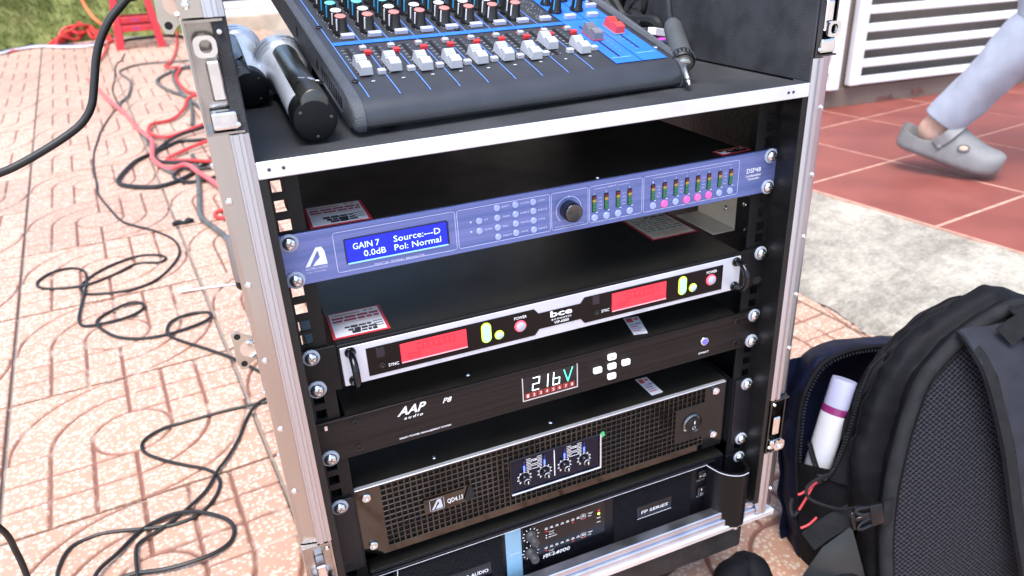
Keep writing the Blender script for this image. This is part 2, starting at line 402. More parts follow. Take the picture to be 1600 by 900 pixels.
MB().box(-1.4, 3.2, 0, .22, PZ - .02, zb - .01, .004).build('plinth', TAUPE, hw)
MB().box(pl1[0] + .004, gx0 - .004, .002, .2, zb - .01, 1.6).build('pillar', TAUPE, hw)
MB().box(gx1 + .004, 3.2, .002, .2, zb - .01, 1.6).build('pillar', TAUPE, hw)
MB().box(-1.4, 3.2, .13, .23, zb - .01, 1.62).build('recess_panel', PLAST, hw)
MB().box(-1.4, 3.2, 0, .22, 1.62, 2.4).build('lintel', TAUPE, hw)
for cx, cz, rx in ((0.3716,-0.4675, .045), (0.5191,-0.4483, .03)):
    sm = []
    for k in range(26):
        a = 2*pi*k/26; r = rx * (.55 + .6 * abs(noise.noise(Vector((cos(a)*2, sin(a)*2, cx*9)))) + (.35 if k % 5 == 0 else 0)); sm.append((cx + r*1.3*cos(a), cz + r*.6*sin(a)))
    MB().prism(sm, M=Matrix.Translation((0, -.0012, 0)) @ RX90, h0=0, h1=.001).build('paint_smear', STAIN, hw)
def grille(name, x0, x1, label, nb, z0, pitch, rh, top):
    g = empty(name, M=WM); tag(g, label, 'grille')
    st = .05
    MB().box(x0, x0 + st, -.035, .0, z0, top, .004).build('stile', WHITEM, g); MB().box(x1 - st, x1, -.035, .0, z0, top, .004).build('stile', WHITEM, g)
    b = MB().box(x0 + st + .0005, x1 - st - .0005, -.028, -.003, 0, rh, .003).build('rail', WHITEM, g); b.location.z = z0
    for k in range(1, nb):
        c = b.copy(); COL.objects.link(c); c.parent = g; c.location.z = z0 + pitch * k
    return g
r2z = (0.1879,-0.3065); r1z = (0.1999,-0.3729); r3z = (0.1757,-0.2391)
pit = (r3z[1] - r1z[1]) / 2
grille('white_grille', gx0, gx1, 'white steel grille of horizontal bars right of the taupe pillar, behind the walking leg', 22, zb, pit, pit*.46, 1.55)
grille('white_grille', pl1[0] - 1.1, pl1[0], 'white steel grille left of the taupe pillar, mostly hidden by the flight case', 22, zb - .01, pit, pit*.46, 1.55)

# far behind: beige step with white framed gate
BEIGE = mat('beige_step_render', (.52, .43, .33), .85, 0, .2, 6)
stp = Vector((-0.069,6.0797,-0.3629)); ste = Vector((0.4017,6.0513,-0.3717))
MB().box(-.05, 2.6, stp.y - .05, stp.y + 1.2, -.42, -.252, .006).build('beige_step', BEIGE)
tag(bpy.data.objects['beige_step'], 'low beige rendered step in the distance behind the microphones', 'step')
fg = empty('far_gate', (0, stp.y - .03, -.2515)); tag(fg, 'white framed gate with dark panel standing on the beige step', 'gate')
DARKP = mat('dark_gate_panel', (.03, .032, .04), .5)
MB().box(-.05, 2.6, 0, .05, 0, .046, .004).build('rail', WHITEM, fg); MB().box(-.05, 2.6, 0, .05, .062, .108, .004).build('rail', WHITEM, fg)
MB().box(-.05, 2.6, .02, .04, .108, 1.5).build('panel', DARKP, fg)

# artificial turf bank, top left
TURF = mat('artificial_turf', (.15, .185, .035), .9, 0, .3, 9, 1.0, 160, col2=(.24, .26, .08))
rows = []
t0 = Vector((-1.5474,5.7528,-0.3502)); t1 = Vector((-0.9274,6.1196,-0.3473)); t2 = Vector((-0.2858,6.0482,-0.3605))
def turf_p(s, h):
    f = s * 1.25; b_ = t0.lerp(t1, (f - .15)/.5) if f < .65 else t1.lerp(t2, (f - .65)/.5); x = b_.x; y = b_.y + .13 + .05 * noise.noise(Vector((x*2, h*2, 1)))
    z = gz(x, y) - .01
    return Vector((x, y + h * .55 + .06 * noise.noise(Vector((x*3, h*3, 4))), z + h * .95 + .02 * noise.noise(Vector((x*5, h*5, 9)))))
for j in range(41): rows.append([turf_p(i / 80, 1.5 * j / 40) for i in range(81)])
tag(MB().grid(rows).build('turf_bank', TURF, smooth=True), kind='structure')
gb = MB()
for k in range(15000):
    s = random.random(); h = random.random() ** .8 * 1.3; p = turf_p(s, h); a = random.uniform(0, pi); w = Vector((cos(a), sin(a), 0)) * .004
    tip = p + Vector((random.uniform(-.02, .02), -.016 + random.uniform(-.015, .01), random.uniform(.006, .018)))
    gb.bm.faces.new([gb.bm.verts.new(q) for q in (p - w, p + w, tip)])
tag(gb.build('turf_blades', TURF), kind='stuff')

# ================================================================ things on the ground, left
REDPL = mat('red_moulded_plastic', (.55, .03, .045), .38, 0, .08, 12, .05, 60)
INKB = mat('blue_marker', (.12, .08, .45), .6)
def stool():
    g = empty('plastic_stool')
    H = .43; b = .155; t = .115
    def leg(sx, sy):
        m = MB(); sec = []
        for z, k in ((0, b), (.2, (b*.55+t*.45)), (H - .02, t)):
            w = .030 - .006 * z / H
            sec.append([(sx*(k) , sy*(k), z), (sx*(k-w*1.7), sy*k, z), (sx*(k-w*1.7), sy*(k-.012), z), (sx*(k-.014), sy*(k-.014), z), (sx*(k-.012), sy*(k-w*1.7), z), (sx*k, sy*(k-w*1.7), z)])
        m.grid(sec, closed=True); m.bm.faces.new([v for v in m.bm.verts][:6]); return m
    for sx in (-1, 1):
        for sy in (-1, 1): leg(sx, sy).build('leg', REDPL, g)
    MB().prism(rrect(-t-.008, t+.008, -t-.008, t+.008, .03), h0=H - .02, h1=H, bev=.006, seg=2).build('seat', REDPL, g, True)
    for z, k in ((.11, .140), (.165, .134)):
        for a in range(4):
            M = Matrix.Rotation(a * pi / 2, 4, 'Z')
            r = MB().box(-k + .045, k - .045, -k - .001, -k + .008, z, z + .038, .003).build('rail', REDPL, g, M=M)
            if a == 0:
                q = MB()
                for e in range(3): q.box(-.02 + e*.014 + random.uniform(0, .004), -.012 + e*.014, -k - .0022, -k - .0014, z + .012, z + .026)
                q.build('marker_writing', INKB, r)
    for a in range(4):
        M = Matrix.Rotation(a * pi / 2, 4, 'Z'); MB().box(-t + .04, t - .04, -t - .003, -t + .008, H - .09, H - .018, .003).build('apron', REDPL, g, M=M)
    return g
sl = Vector((-0.7831,5.4758,-0.3726)); sr = Vector((-0.4798,5.4918,-0.3771)); sc_ = (sl + sr) / 2; wst = (sr - sl).length
s0 = stool(); tag(s0, 'red plastic stool with marker writing on its rails, standing against the turf bank', 'stool')
kx = wst / .29; ang = math.atan2(sr.y - sl.y, sr.x - sl.x)
s0.scale = (kx,) * 3; s0.rotation_euler = (0, 0, ang); s0.location = sc_ + Vector((-sin(ang), cos(ang), 0)) * .155 * kx

def gcable(name, px, r, m, label, lift=.0, n=7, sub=5, group=None, cat='cable'):
    """cable lying on the ground; strands lift a little where they cross"""
    pts = []
    P = [Vector((p[0], p[1], 0)) for p in px]; Q = []
    for a, b in zip(P, P[1:]):
        n_s = max(1, int((b - a).length / .09)); Q += [a.lerp(b, k / n_s) for k in range(n_s)] if n_s > 1 and False else [a]
    Q.append(P[-1])
    for k, p in enumerate(Q):
        p = p + Vector((noise.noise(p * 7 + Vector((r * 900, 0, 0))), noise.noise(p * 7 + Vector((0, 50 + r * 900, 0))), 0)) * .006
        pts.append((p.x, p.y, gz(p.x, p.y) + r - .0008 + lift * (.6 + .4 * sin(k * 1.3)) + .0010 * (1 + sin(k * 1.7))))
    o = MB().tube(pts, r, n, sub).build(name, m, smooth=True); tag(o, label, cat, group); return o
def g2(*flat): return [flat[i:i+3] for i in range(0, len(flat), 3)]
gcable('black_cable', g2(-0.7344,5.3009,-0.3797,-0.7387,4.9757,-0.3912,-0.7652,4.8392,-0.3956,-0.7437,4.3152,-0.4146,-0.7351,3.9882,-0.4264,-0.688,3.6177,-0.4404,-0.6812,3.5391,-0.4433,-0.7032,3.38,-0.4486,-0.7235,3.0747,-0.4591,-0.7302,2.8892,-0.4656,-0.7284,2.7073,-0.4721,-0.7107,2.5002,-0.4798,-0.6853,2.2657,-0.4885,-0.6753,2.1538,-0.4927,-0.6286,1.9872,-0.4994,-0.5887,1.8489,-0.505,-0.5456,1.7836,-0.508,-0.4884,1.7186,-0.5113,-0.4451,1.6305,-0.5151,-0.4274,1.5387,-0.5187,-0.4379,1.4609,-0.5213,-0.4766,1.3727,-0.5238,-0.5277,1.3292,-0.5245,-0.5924,1.3287,-0.5234,-0.6436,1.3522,-0.5217,-0.6595,1.4053,-0.5196,-0.6306,1.4643,-0.518,-0.5879,1.5084,-0.5171,-0.5344,1.5418,-0.5168,-0.4861,1.5286,-0.5181,-0.4634,1.4951,-0.5196,-0.4775,1.4704,-0.5203,-0.5328,1.4917,-0.5186,-0.5843,1.4429,-0.5195,-0.6407,1.4044,-0.5199,-0.6983,1.4076,-0.5189,-0.7505,1.4316,-0.5172,-0.7628,1.4725,-0.5155,-0.7322,1.5195,-0.5143,-0.6885,1.529,-0.5147,-0.6548,1.488,-0.5167,-0.6469,1.3917,-0.5203,-0.6484,1.2478,-0.5254,-0.6446,1.1901,-0.5275,-0.6283,1.1668,-0.5286,-0.5888,1.1615,-0.5294,-0.5429,1.173,-0.5298,-0.514,1.2034,-0.5292,-0.5134,1.2309,-0.5282,-0.539,1.2462,-0.5272,-0.5792,1.223,-0.5274,-0.6042,1.1943,-0.528,-0.6027,1.1552,-0.5294,-0.5651,1.0889,-0.5324,-0.5126,1.0562,-0.5344,-0.4542,1.0507,-0.5356,-0.394,1.0666,-0.536,-0.367,1.0929,-0.5355,-0.3713,1.1214,-0.5345,-0.4059,1.1304,-0.5336,-0.4501,1.108,-0.5336,-0.4607,1.0597,-0.5352,-0.4412,1.0209,-0.5369,-0.3846,0.9577,-0.5401,-0.3309,0.8866,-0.5435,-0.2922,0.8219,-0.5464,-0.2502,0.7534,-0.5496), .0034, CABLEB, 'long thin black cable winding in loose loops down the paving on the left')
gcable('black_cable', g2(-0.2572,0.696,-0.5515,-0.2808,0.6954,-0.5511,-0.3495,0.6998,-0.5498,-0.4252,0.6976,-0.5486,-0.4598,0.6925,-0.5483,-0.4892,0.6739,-0.5484,-0.498,0.6548,-0.549,-0.4903,0.6291,-0.55,-0.4636,0.5957,-0.5516,-0.4317,0.5675,-0.5532,-0.4003,0.5449,-0.5545,-0.3833,0.5221,-0.5556,-0.3777,0.4964,-0.5566,-0.388,0.4658,-0.5575,-0.4117,0.4398,-0.558,-0.4448,0.4311,-0.5578,-0.4771,0.4353,-0.5571,-0.541,0.4535,-0.5554,-0.5719,0.4532,-0.5549,-0.5912,0.4428,-0.555,-0.6002,0.4182,-0.5557,-0.6009,0.3815,-0.557,-0.5848,0.3174,-0.5596), .0029, CABLEB, 'black cable bending sharply left near the lower latch then sweeping to the bottom left')
gcable('black_cable', g2(-0.2562,0.7046,-0.5512,-0.2799,0.7039,-0.5508,-0.3045,0.6905,-0.5509,-0.321,0.6595,-0.5517,-0.3387,0.6033,-0.5534,-0.3632,0.5548,-0.5548,-0.381,0.5278,-0.5554,-0.3985,0.4894,-0.5565,-0.4261,0.4581,-0.5572,-0.4592,0.4317,-0.5576,-0.4873,0.4162,-0.5576,-0.4972,0.3991,-0.5581,-0.4947,0.3474,-0.56,-0.4863,0.2747,-0.5627), .0028, CABLEB, 'black cable running straight down from the case edge beside the looping one', lift=.004)
gcable('black_cable', g2(-0.555,0.3267,-0.5597,-0.5456,0.3695,-0.5583,-0.5209,0.399,-0.5577,-0.4947,0.4332,-0.5569,-0.4629,0.4476,-0.5569,-0.4337,0.4465,-0.5574,-0.4045,0.4337,-0.5584,-0.376,0.4096,-0.5597,-0.3656,0.3851,-0.5608,-0.3701,0.3596,-0.5616,-0.3871,0.3432,-0.5619,-0.4151,0.3349,-0.5617,-0.459,0.3391,-0.5609,-0.5089,0.3535,-0.5595,-0.5479,0.335,-0.5595), .0031, CABLEB, 'black cable curled into one big loop at the lower left edge of the picture', lift=.006)
gcable('black_cable', g2(-0.2277,2.4802,-0.4884,-0.2946,2.6731,-0.4805,-0.3674,2.7092,-0.478,-0.4187,2.7138,-0.477,-0.4901,2.6093,-0.4795,-0.5195,2.567,-0.4805,-0.5733,2.485,-0.4826,-0.6162,2.2927,-0.4887,-0.6001,2.21,-0.4919,-0.5298,2.1473,-0.4953,-0.4633,2.1443,-0.4965,-0.3836,2.2191,-0.4952,-0.302,2.4056,-0.4899,-0.2188,2.5047,-0.4877), .0075, CABLEB, 'thick black cable coiled widest in the heap beside the case, its loop reaching farthest left')
gcable('black_cable', g2(-0.2199,3.0037,-0.4699,-0.3123,2.8573,-0.4736,-0.418,2.7767,-0.4748,-0.4902,2.619,-0.4792,-0.5048,2.5049,-0.483,-0.4705,2.4003,-0.4873,-0.4047,2.3598,-0.4898,-0.2964,2.3327,-0.4926,-0.2183,2.3469,-0.4934), .007, CABLEB, 'thick black cable forming the upper loop of the heap beside the case', lift=.012)
gcable('black_cable', g2(-0.2417,2.272,-0.4956,-0.35,2.2667,-0.494,-0.4055,2.31,-0.4916,-0.4383,2.2378,-0.4936,-0.4079,2.1545,-0.4971,-0.3546,2.1288,-0.4989,-0.2967,2.1539,-0.4989,-0.229,2.1999,-0.4984), .006, CABLEB, 'black cable forming the small flat loop at the bottom of the heap beside the case', lift=.004)
gcable('grey_cable', g2(-0.3685,2.4745,-0.4863,-0.3588,2.2629,-0.494,-0.3619,2.0955,-0.4999,-0.3599,1.969,-0.5045,-0.3626,1.7768,-0.5113,-0.3362,1.6686,-0.5155,-0.3062,1.5705,-0.5195,-0.2892,1.4649,-0.5236,-0.2771,1.3218,-0.5289), .0085, CABLEG, 'thick dusty grey cable running from the heap down to the case side')
gcable('grey_cable', g2(-0.2087,4.5852,-0.4138,-0.3241,4.4806,-0.4156,-0.4334,4.3814,-0.4174,-0.5179,4.116,-0.4254,-0.4516,3.8048,-0.4376,-0.3701,3.5949,-0.4464,-0.3055,3.2604,-0.4594,-0.2419,2.9525,-0.4714), .0085, CABLEG, 'grey cable folded to a sharp point near the red cable above the heap')
gcable('grey_cable', g2(-0.2076,4.6094,-0.413,-0.3903,4.4249,-0.4165,-0.4307,4.2099,-0.4235,-0.4042,3.815,-0.438,-0.3631,3.4964,-0.45,-0.3525,3.2017,-0.4607,-0.3614,2.9521,-0.4694), .008, CABLEG, 'grey cable dropping straight down between the red cable and the case', lift=.006)
gcable('black_cable', g2(-0.1423,4.7527,-0.409,-0.3182,4.72,-0.4072,-0.5999,4.7493,-0.4015,-0.7147,4.6224,-0.4041,-0.7178,4.4686,-0.4096,-0.651,4.1669,-0.4214,-0.6479,3.7716,-0.4355,-0.6812,3.5391,-0.4433,-0.5921,3.1043,-0.4602,-0.5374,2.7623,-0.4733,-0.4858,2.3908,-0.4874,-0.4318,2.2582,-0.493), .006, CABLEG, 'thin dark cable zigzagging below the stool towards the heap', lift=.004)
gcable('red_cable', g2(-0.4306,7.7569,-0.2972,-0.4122,6.8974,-0.3282,-0.3942,5.9966,-0.3605,-0.4097,5.1781,-0.3894,-0.4432,4.7131,-0.4054,-0.4727,4.561,-0.4103,-0.4367,4.4499,-0.4149,-0.39,4.4473,-0.4157,-0.4142,4.1401,-0.4263,-0.3673,3.7435,-0.4412,-0.3119,3.5972,-0.4473,-0.3631,3.4964,-0.45,-0.3906,3.262,-0.4579,-0.4388,3.1143,-0.4624,-0.5128,3.0644,-0.4629,-0.5316,2.9555,-0.4665,-0.5219,2.8392,-0.4708,-0.4648,2.7786,-0.4739,-0.3969,2.8541,-0.4723,-0.2953,2.955,-0.4704,-0.2253,3.0064,-0.4698), .0075, CABLER, 'bright red cable winding from the stool down past the bent grey cables', lift=.012)
gcable('red_cable', g2(-0.8796,4.3272,-0.4119,-0.8214,4.0692,-0.4221,-0.716,3.6017,-0.4405,-0.6471,3.3515,-0.4505,-0.5759,3.0008,-0.4642,-0.5204,2.7538,-0.4739,-0.5108,2.6004,-0.4795,-0.5041,2.4513,-0.4849,-0.4551,2.3177,-0.4905,-0.3962,2.3388,-0.4907,-0.3521,2.2039,-0.4962,-0.2998,2.0157,-0.5038,-0.2542,1.8534,-0.5103), .0085, CABLEP, 'faded red cable running diagonally from the hanging black cable into the heap', lift=.014)
gcable('red_cable', g2(-0.2138,2.3447,-0.4935,-0.2985,2.2912,-0.494,-0.3804,2.3565,-0.4903,-0.4596,2.4383,-0.4861,-0.4019,2.5374,-0.4835,-0.3021,2.6151,-0.4824,-0.2221,2.6371,-0.483), .007, CABLER, 'red cable doubled back in a narrow hairpin inside the black heap', lift=.02)
gcable('red_cable', g2(-0.2378,1.814,-0.512,-0.2863,1.8062,-0.5115,-0.3153,1.7958,-0.5114,-0.3192,1.7562,-0.5127,-0.2964,1.7338,-0.5139,-0.2366,1.7114,-0.5157), .006, CABLER, 'short loop of red cable peeping out from beside the case')
gcable('red_cable', g2(-0.8712,6.5489,-0.333,-0.8722,6.0879,-0.3494,-0.8554,5.3394,-0.3763,-0.8749,4.8989,-0.3917,-0.8686,4.5278,-0.405), .007, CABLER, 'short red cable end lying left of the stool leg', lift=.01)
gcable('red_cable', g2(-0.3465,5.7864,-0.3688,-0.3179,5.2456,-0.3885,-0.2689,4.8224,-0.4044,-0.1948,4.481,-0.4178), .006, CABLER, 'thin red cable slanting to the case just right of the stool', lift=.01)
gcable('black_cable', g2(-0.7981,5.7693,-0.3619,-0.7158,5.8576,-0.3602,-0.585,5.9232,-0.36,-0.4633,5.9992,-0.3593,-0.2929,5.7557,-0.3708,-0.1656,5.544,-0.3804), .012, CABLEB, 'thick black cable behind the stool legs along the turf', lift=.006)
def bundle(name, m, lab, offs, r):
    mb = MB(); base = g2(-1.2343,5.9176,-0.3495,-1.186,6.0909,-0.3441,-1.1253,6.2695,-0.3387,-1.059,6.3809,-0.3359,-0.9906,6.3797,-0.337,-0.9185,6.1874,-0.3451,-0.8636,5.9418,-0.3547)
    for k in range(offs):
        pts = []
        for i, p in enumerate(base):
            s = math.sin(i / (len(base) - 1) * pi); pts.append((p[0] + random.uniform(-.05, .05), p[1] - .05 + random.uniform(-.16, .10) * (s + .25), gz(p[0], p[1]) + r + s * random.uniform(0, .10)))
        mb.tube(pts, r, 6, 4)
    return mb.build(name, m, smooth=True)
tag(bundle('red_cable_bundle', CABLER, '', 9, .011), 'bundle of red cables heaped at the foot of the turf bank left of the stool', 'cable bundle')
MULTI = [(CABLEP, 'pale red cable of the multicoloured run along the turf edge', 'red_cable', 0), (CABLEU, 'blue cable of the multicoloured run along the turf edge', 'blue_cable', .03), (mat('white_cable', (.7, .7, .75), .5), 'white cable of the multicoloured run along the turf edge', 'white_cable', -.025), (CABLEB, 'black cable of the multicoloured run along the turf edge', 'black_cable', .05)]
for m, lab, nm, dy in MULTI:
    base = g2(-1.7535,5.6395,-0.3508,-1.5369,5.6887,-0.3526,-1.4723,5.7704,-0.3508,-1.3884,5.8766,-0.3484,-1.2878,5.8833,-0.3498,-1.1532,5.7759,-0.3558,-1.0263,5.7362,-0.3594,-0.9058,5.7973,-0.3592,-0.8497,6.0037,-0.3527)
    pts = [(p[0], p[1] + dy + .06 * noise.noise(Vector((i*1.3, dy*40, 0))), gz(p[0], p[1]) + .012 + .012 * abs(noise.noise(Vector((i, dy*70, 2))))) for i, p in enumerate(base)]
    tag(MB().tube(pts, .0095, 6, 5).build(nm, m, smooth=True), lab, 'cable')
pts = g2(-0.8797,4.997,0.0821, -0.869,4.995,-0.0107, -0.8411,4.944,-0.0845, -0.8065,4.8943,-0.1326, -0.7676,4.8959,-0.1624, -0.7198,4.9003,-0.1592)
tag(MB().tube(pts, .010, 6, 5).build('orange_cable', CABLEO, smooth=True), 'orange cable hanging down the green turf to the stool', 'cable')
red = MB()
for k in range(7):
    c = Vector((-0.3535,6.2461,-0.3523)); red.tube([(c.x + .07*cos(a) + random.uniform(-.01, .01), c.y + .03*k*.3, c.z + .13 + .11*sin(a) + k*.004) for a in [2*pi*i/10 + k for i in range(9)]], .010, 6, 3)
tag(red.build('red_cable_coil', CABLER, smooth=True), 'coil of dark red cable standing behind the metal latch plate right of the stool', 'cable coil')
# thick black cable hanging in front
tag(MB().tube(g2(-.10,.44,.22, -.17,.34,.30, -.24,.22,.345, -.29,.14,.325, -0.2942,0.1318,0.21, -0.312,0.1303,0.1923, -0.3264,0.1285,0.1792, -0.3369,0.1264,0.1648, -0.3435,0.1244,0.151, -0.3494,0.1216,0.133, -0.3554,0.1184,0.1165, -0.3653,0.1151,0.1044, -0.3802,0.1111,0.0954, -0.4,0.1058,0.0865, -0.4189,0.1003,0.0794, -0.4541,0.0889,0.0689, -0.5099,0.082,0.0304, -0.5707,0.0967,-0.0497, -0.5917,0.1151,-0.1423, -0.5684,0.1335,-0.2143, -0.545,0.1497,-0.2806, -0.5446,0.1594,-0.3209, -0.5448,0.1594,-0.355, -0.5455,0.1489,-0.3999, -0.5432,0.1205,-0.447), .0031, 10, 6).build('hanging_black_cable', CABLEB, smooth=True), 'thick black cable hanging in the air close to the viewer at the left', 'cable')
# scraps
tag(MB().ribbon([(-0.4321,1.2626,-0.5284), (-0.3731,1.2582,-0.5296), (-0.3133,1.2499,-0.5308), (-0.2608,1.2374,-0.5321)], .006, .001, (0, 1, 0)).build('white_strap', WHITEP), 'thin white plastic strip lying on the paving beside the case', 'strip')
bpy.data.objects['white_strap'].location.z = .004
c = Vector((-0.4172,1.2784,-0.5281)); tag(MB().lathe([(0, 0), (.013, .001), (.014, .003), (.008, .006), (0, .007)], 7, Matrix.Translation(c) @ Matrix.Scale(1.8, 4, (1, .1, 0)), flute=.4, flute_n=3).build('white_scrap', WHITEP, smooth=True), 'small white plastic scrap at the end of the white strip', 'scrap')
c = Vector((-0.4143,1.744,-0.5116)); sb = MB()
sb.tube([c + Vector(q) for q in ((-.03, -.002, .007), (-.012, .003, .008), (.002, -.002, .006), (.016, .003, .009), (.03, .004, .006))], .007, 8, 5, radii=[.006, .009, .006, .0095, .005])
tag(sb.build('black_scrap', BLACK), 'small black plastic scrap lying on the pale tile joint', 'scrap')
tag(MB().tube([(.27, .30, gz(.27, .3) + .02), (0.5338,0.2851,-0.5792), (0.5552,0.2715,-0.58), (0.5824,0.2533,-0.5811), (.75, .33, gz(.75, .33) + .006)], .0065, 8, 5).build('blue_cable', CABLEU, smooth=True), 'blue cable on the ground between the flight case and the backpack', 'cable')

# ================================================================ FLIGHT CASE
fc = empty('flight_case'); tag(fc, 'open flight case rack with aluminium edges holding five audio units and a mixer shelf', 'flight case')
LAM = mat('black_laminate', (.014, .014, .015), .45, 0, .2, 60, .3, 350, spec=.25)
ZT, ZB = .30, -.438
for sx in (-1, 1):
    a, b = sorted((sx * .2555, sx * .2665))
    MB().box(a, b, -.012, .50, ZB, ZT).build('side_panel', LAM, fc)
    a, b = sorted((sx * .2459, sx * .2552))
    MB().box(a, b, -.0292, .49, .0887, ZT - .004, .001).build('foam_lining', FOAM, fc)
MB().box(-.2552, .2552, -.010, .50, ZB, ZB + .010).build('floor_panel', LAM, fc)
MB().box(-.2463, .2463, -.0275, .49, .0775, .0875).build('shelf', SHELFM, fc)
MB().box(-.2463, .2463, -.0305, -.0278, .0760, .0885, .0006).build('shelf_trim', ALUFLAT, fc)
for x in (-.238, -.228, .222, .2275): MB().lathe([(.0013, 0), (.0013, .0006), (0, .0008)], 10, face(x, .0825, -.0304)).build('rivet', INK, fc)
# front extrusions: tongue plus angled polished flange, broken by latch dishes
FLNG = mat('polished_flange', (.50, .475, .455), .20, 1, .03, 60, .02, 40, (1, 1, .1))
def extr(z0, z1, sx):
    p = [(.2465, -.008), (.2465, -.030), (.2500, -.0315), (.2506, -.0300), (.2530, -.0300), (.2536, -.0315), (.2572, -.0315), (.2578, -.0300), (.2592, -.0300), (.2600, -.0262), (.2700, -.0240), (.2735, -.0225), (.2742, -.0050), (.2725, -.0050), (.2715, -.0080)]
    p1 = p[:9] + [(.2592, -.0080)]; p2 = [(.2594, -.0085), (.2594, -.0264)] + p[9:]
    f = lambda P: MB().prism([(x * sx, y) for x, y in P][::(1 if sx > 0 else -1)], h0=z0, h1=z1)
    return f(p1), f(p2)
for sx in (-1, 1):
    for z0, z1 in ((.186, ZT), (-.262, .110), (-.428, -.336)) :
        ea, eb = extr(z0, z1, sx); eo = ea.build('edge_extrusion', ALU, fc); eb.build('polished_flange', FLNG if sx < 0 else ALU, eo)
    for z0, z1 in ((.111, .185), (-.335, -.263)):      # latch dishes
        rx = lambda u: sx * u
        d = MB(); x0, x1 = sorted((sx * .2470, sx * .2735)); y0, y1 = -.031, -.0128
        t = .0016
        d.box(x0, x1, y1 - t, y1, z0, z1); d.box(x0, x0 + t, y0, y1 - t, z0, z1); d.box(x1 - t, x1, y0 + .006, y1 - t, z0, z1)
        d.box(x0 + t, x1 - t, y0, y1 - t, z0, z0 + t); d.box(x0 + t, x1 - t, y0, y1 - t, z1 - t, z1)
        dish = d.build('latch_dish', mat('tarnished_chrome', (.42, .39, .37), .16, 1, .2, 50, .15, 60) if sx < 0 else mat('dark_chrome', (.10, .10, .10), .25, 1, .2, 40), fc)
        xm = sx * .2600
        up = z0 > 0
        zr = (z1 - .016) if (up and sx < 0) else (z0 + .010 if not up else z0 + .024)
        rm = MB(); oc = rrect(-.0075, .0068, -.0070, .0066, .0045, 4); nn_ = len(oc); hc_ = [(.0040*cos(atan_), .0044*sin(atan_)) for atan_ in [math.atan2(q[1], q[0]) for q in oc]]
        V4 = [[rm.bm.verts.new((xm + (a - .002)*(-sx if sx > 0 else 1), y, zr + b)) for a, b in P] for P, y in ((oc, -.0322), (oc, -.0350), (hc_, -.0350), (hc_, -.0322))]
        for r0 in range(4):
            for q in range(nn_): rm.bm.faces.new((V4[r0][q], V4[r0][(q+1) % nn_], V4[(r0+1) % 4][(q+1) % nn_], V4[(r0+1) % 4][q]))
        rm.build('latch_ring', CHROME, dish, smooth=True, angle=50)
        MB().box(xm - .0045, xm + .0045, -.0300, -.0145, z0 + .022, z1 - .026, .0012).build('latch_hook', CHROME, dish)
        MB().box(xm - .0085, xm + .0085, -.0325, -.0215, z0 + .0030, z0 + .0155, .002, 2).build('latch_base', ZINC if sx < 0 else CHROME, dish)
        for k in (.006, .066):
            MB().lathe([(0, .0022), (.0016, .0018), (.0024, 0)], 10, face(xm - sx*.008, z0 + k, -.0305)).build('rivet', ZINC, dish)
    for k in range(11):
        z = -.40 + k * .066
        if .105 < z < .19 or -.34 < z < -.258: continue
        MB().lathe([(0, .002), (.0018, .0016), (.0028, 0)], 10, Matrix.Translation((sx * .2685, -.0245, z)) @ RX90).build('rivet', ZINC, fc)
        MB().lathe([(0, .0022), (.002, .0016), (.003, 0)], 10, Matrix.Translation((sx * .2742, .006, z + .02)) @ Matrix.Rotation(sx * pi / 2, 4, 'Y')).build('rivet', ZINC, fc)
    a, b = sorted((sx * .2668, sx * .2742))
    MB().box(a, b, -.004, .030, ZB, ZT, .0015).build('edge_angle', CHROME, fc)
    MB().box(a, b, .47, .505, ZB, ZT, .0015).build('edge_angle', ALU, fc)
    a, b = sorted((sx * .2668, sx * .2738))
    MB().box(a, b, .031, .469, ZB, ZB + .03, .0015).build('edge_angle', ALU, fc)
    MB().box(a, b, .031, .469, ZT - .03, ZT, .0015).build('edge_angle', ALU, fc)
# bottom front extrusion, stepped
for y0, y1, z0, z1 in ((-.0300, -.0100, -.4380, -.4300), (-.0270, -.0100, -.4297, -.4215), (-.0235, -.0100, -.4212, -.4120)):
    MB().box(-.2735 if z0 < -.43 else -.2462, .2735 if z0 < -.43 else .2462, y0, y1, z0, z1, .001).build('bottom_extrusion', ALUFLAT if z0 < -.43 else ALU, fc)
# black tray under the case, castors
TRAY = mat('black_tray_laminate', (.016, .016, .017), .5, 0, .3, 40, .4, 300, spec=.25)
MB().box(-.262, .232, -.024, .49, -.478, -.4385, .004, 2).build('tray', TRAY, fc)
MB().lathe([(0, .002), (.002, .0016), (.003, 0)], 10, face(.221, -.4445, -.0242)).build('rivet', ZINC, fc)
for x in (-.2, .17):
    for y in (.07, .42):
        zg = gz(x, y); w = MB().lathe([(.012, -.014), (.036, -.012), (.038, 0), (.036, .012), (.012, .014)], 20, Matrix.Translation((x, y, zg + .039)) @ Matrix.Rotation(pi/2, 4, 'Y')).build('castor_wheel', BLACK, fc, True)
        MB().box(x - .02, x - .0165, y - .016, y + .016, zg + .03, -.4782).box(x + .0165, x + .02, y - .016, y + .016, zg + .03, -.4782).build('castor_fork', ZINC, w)
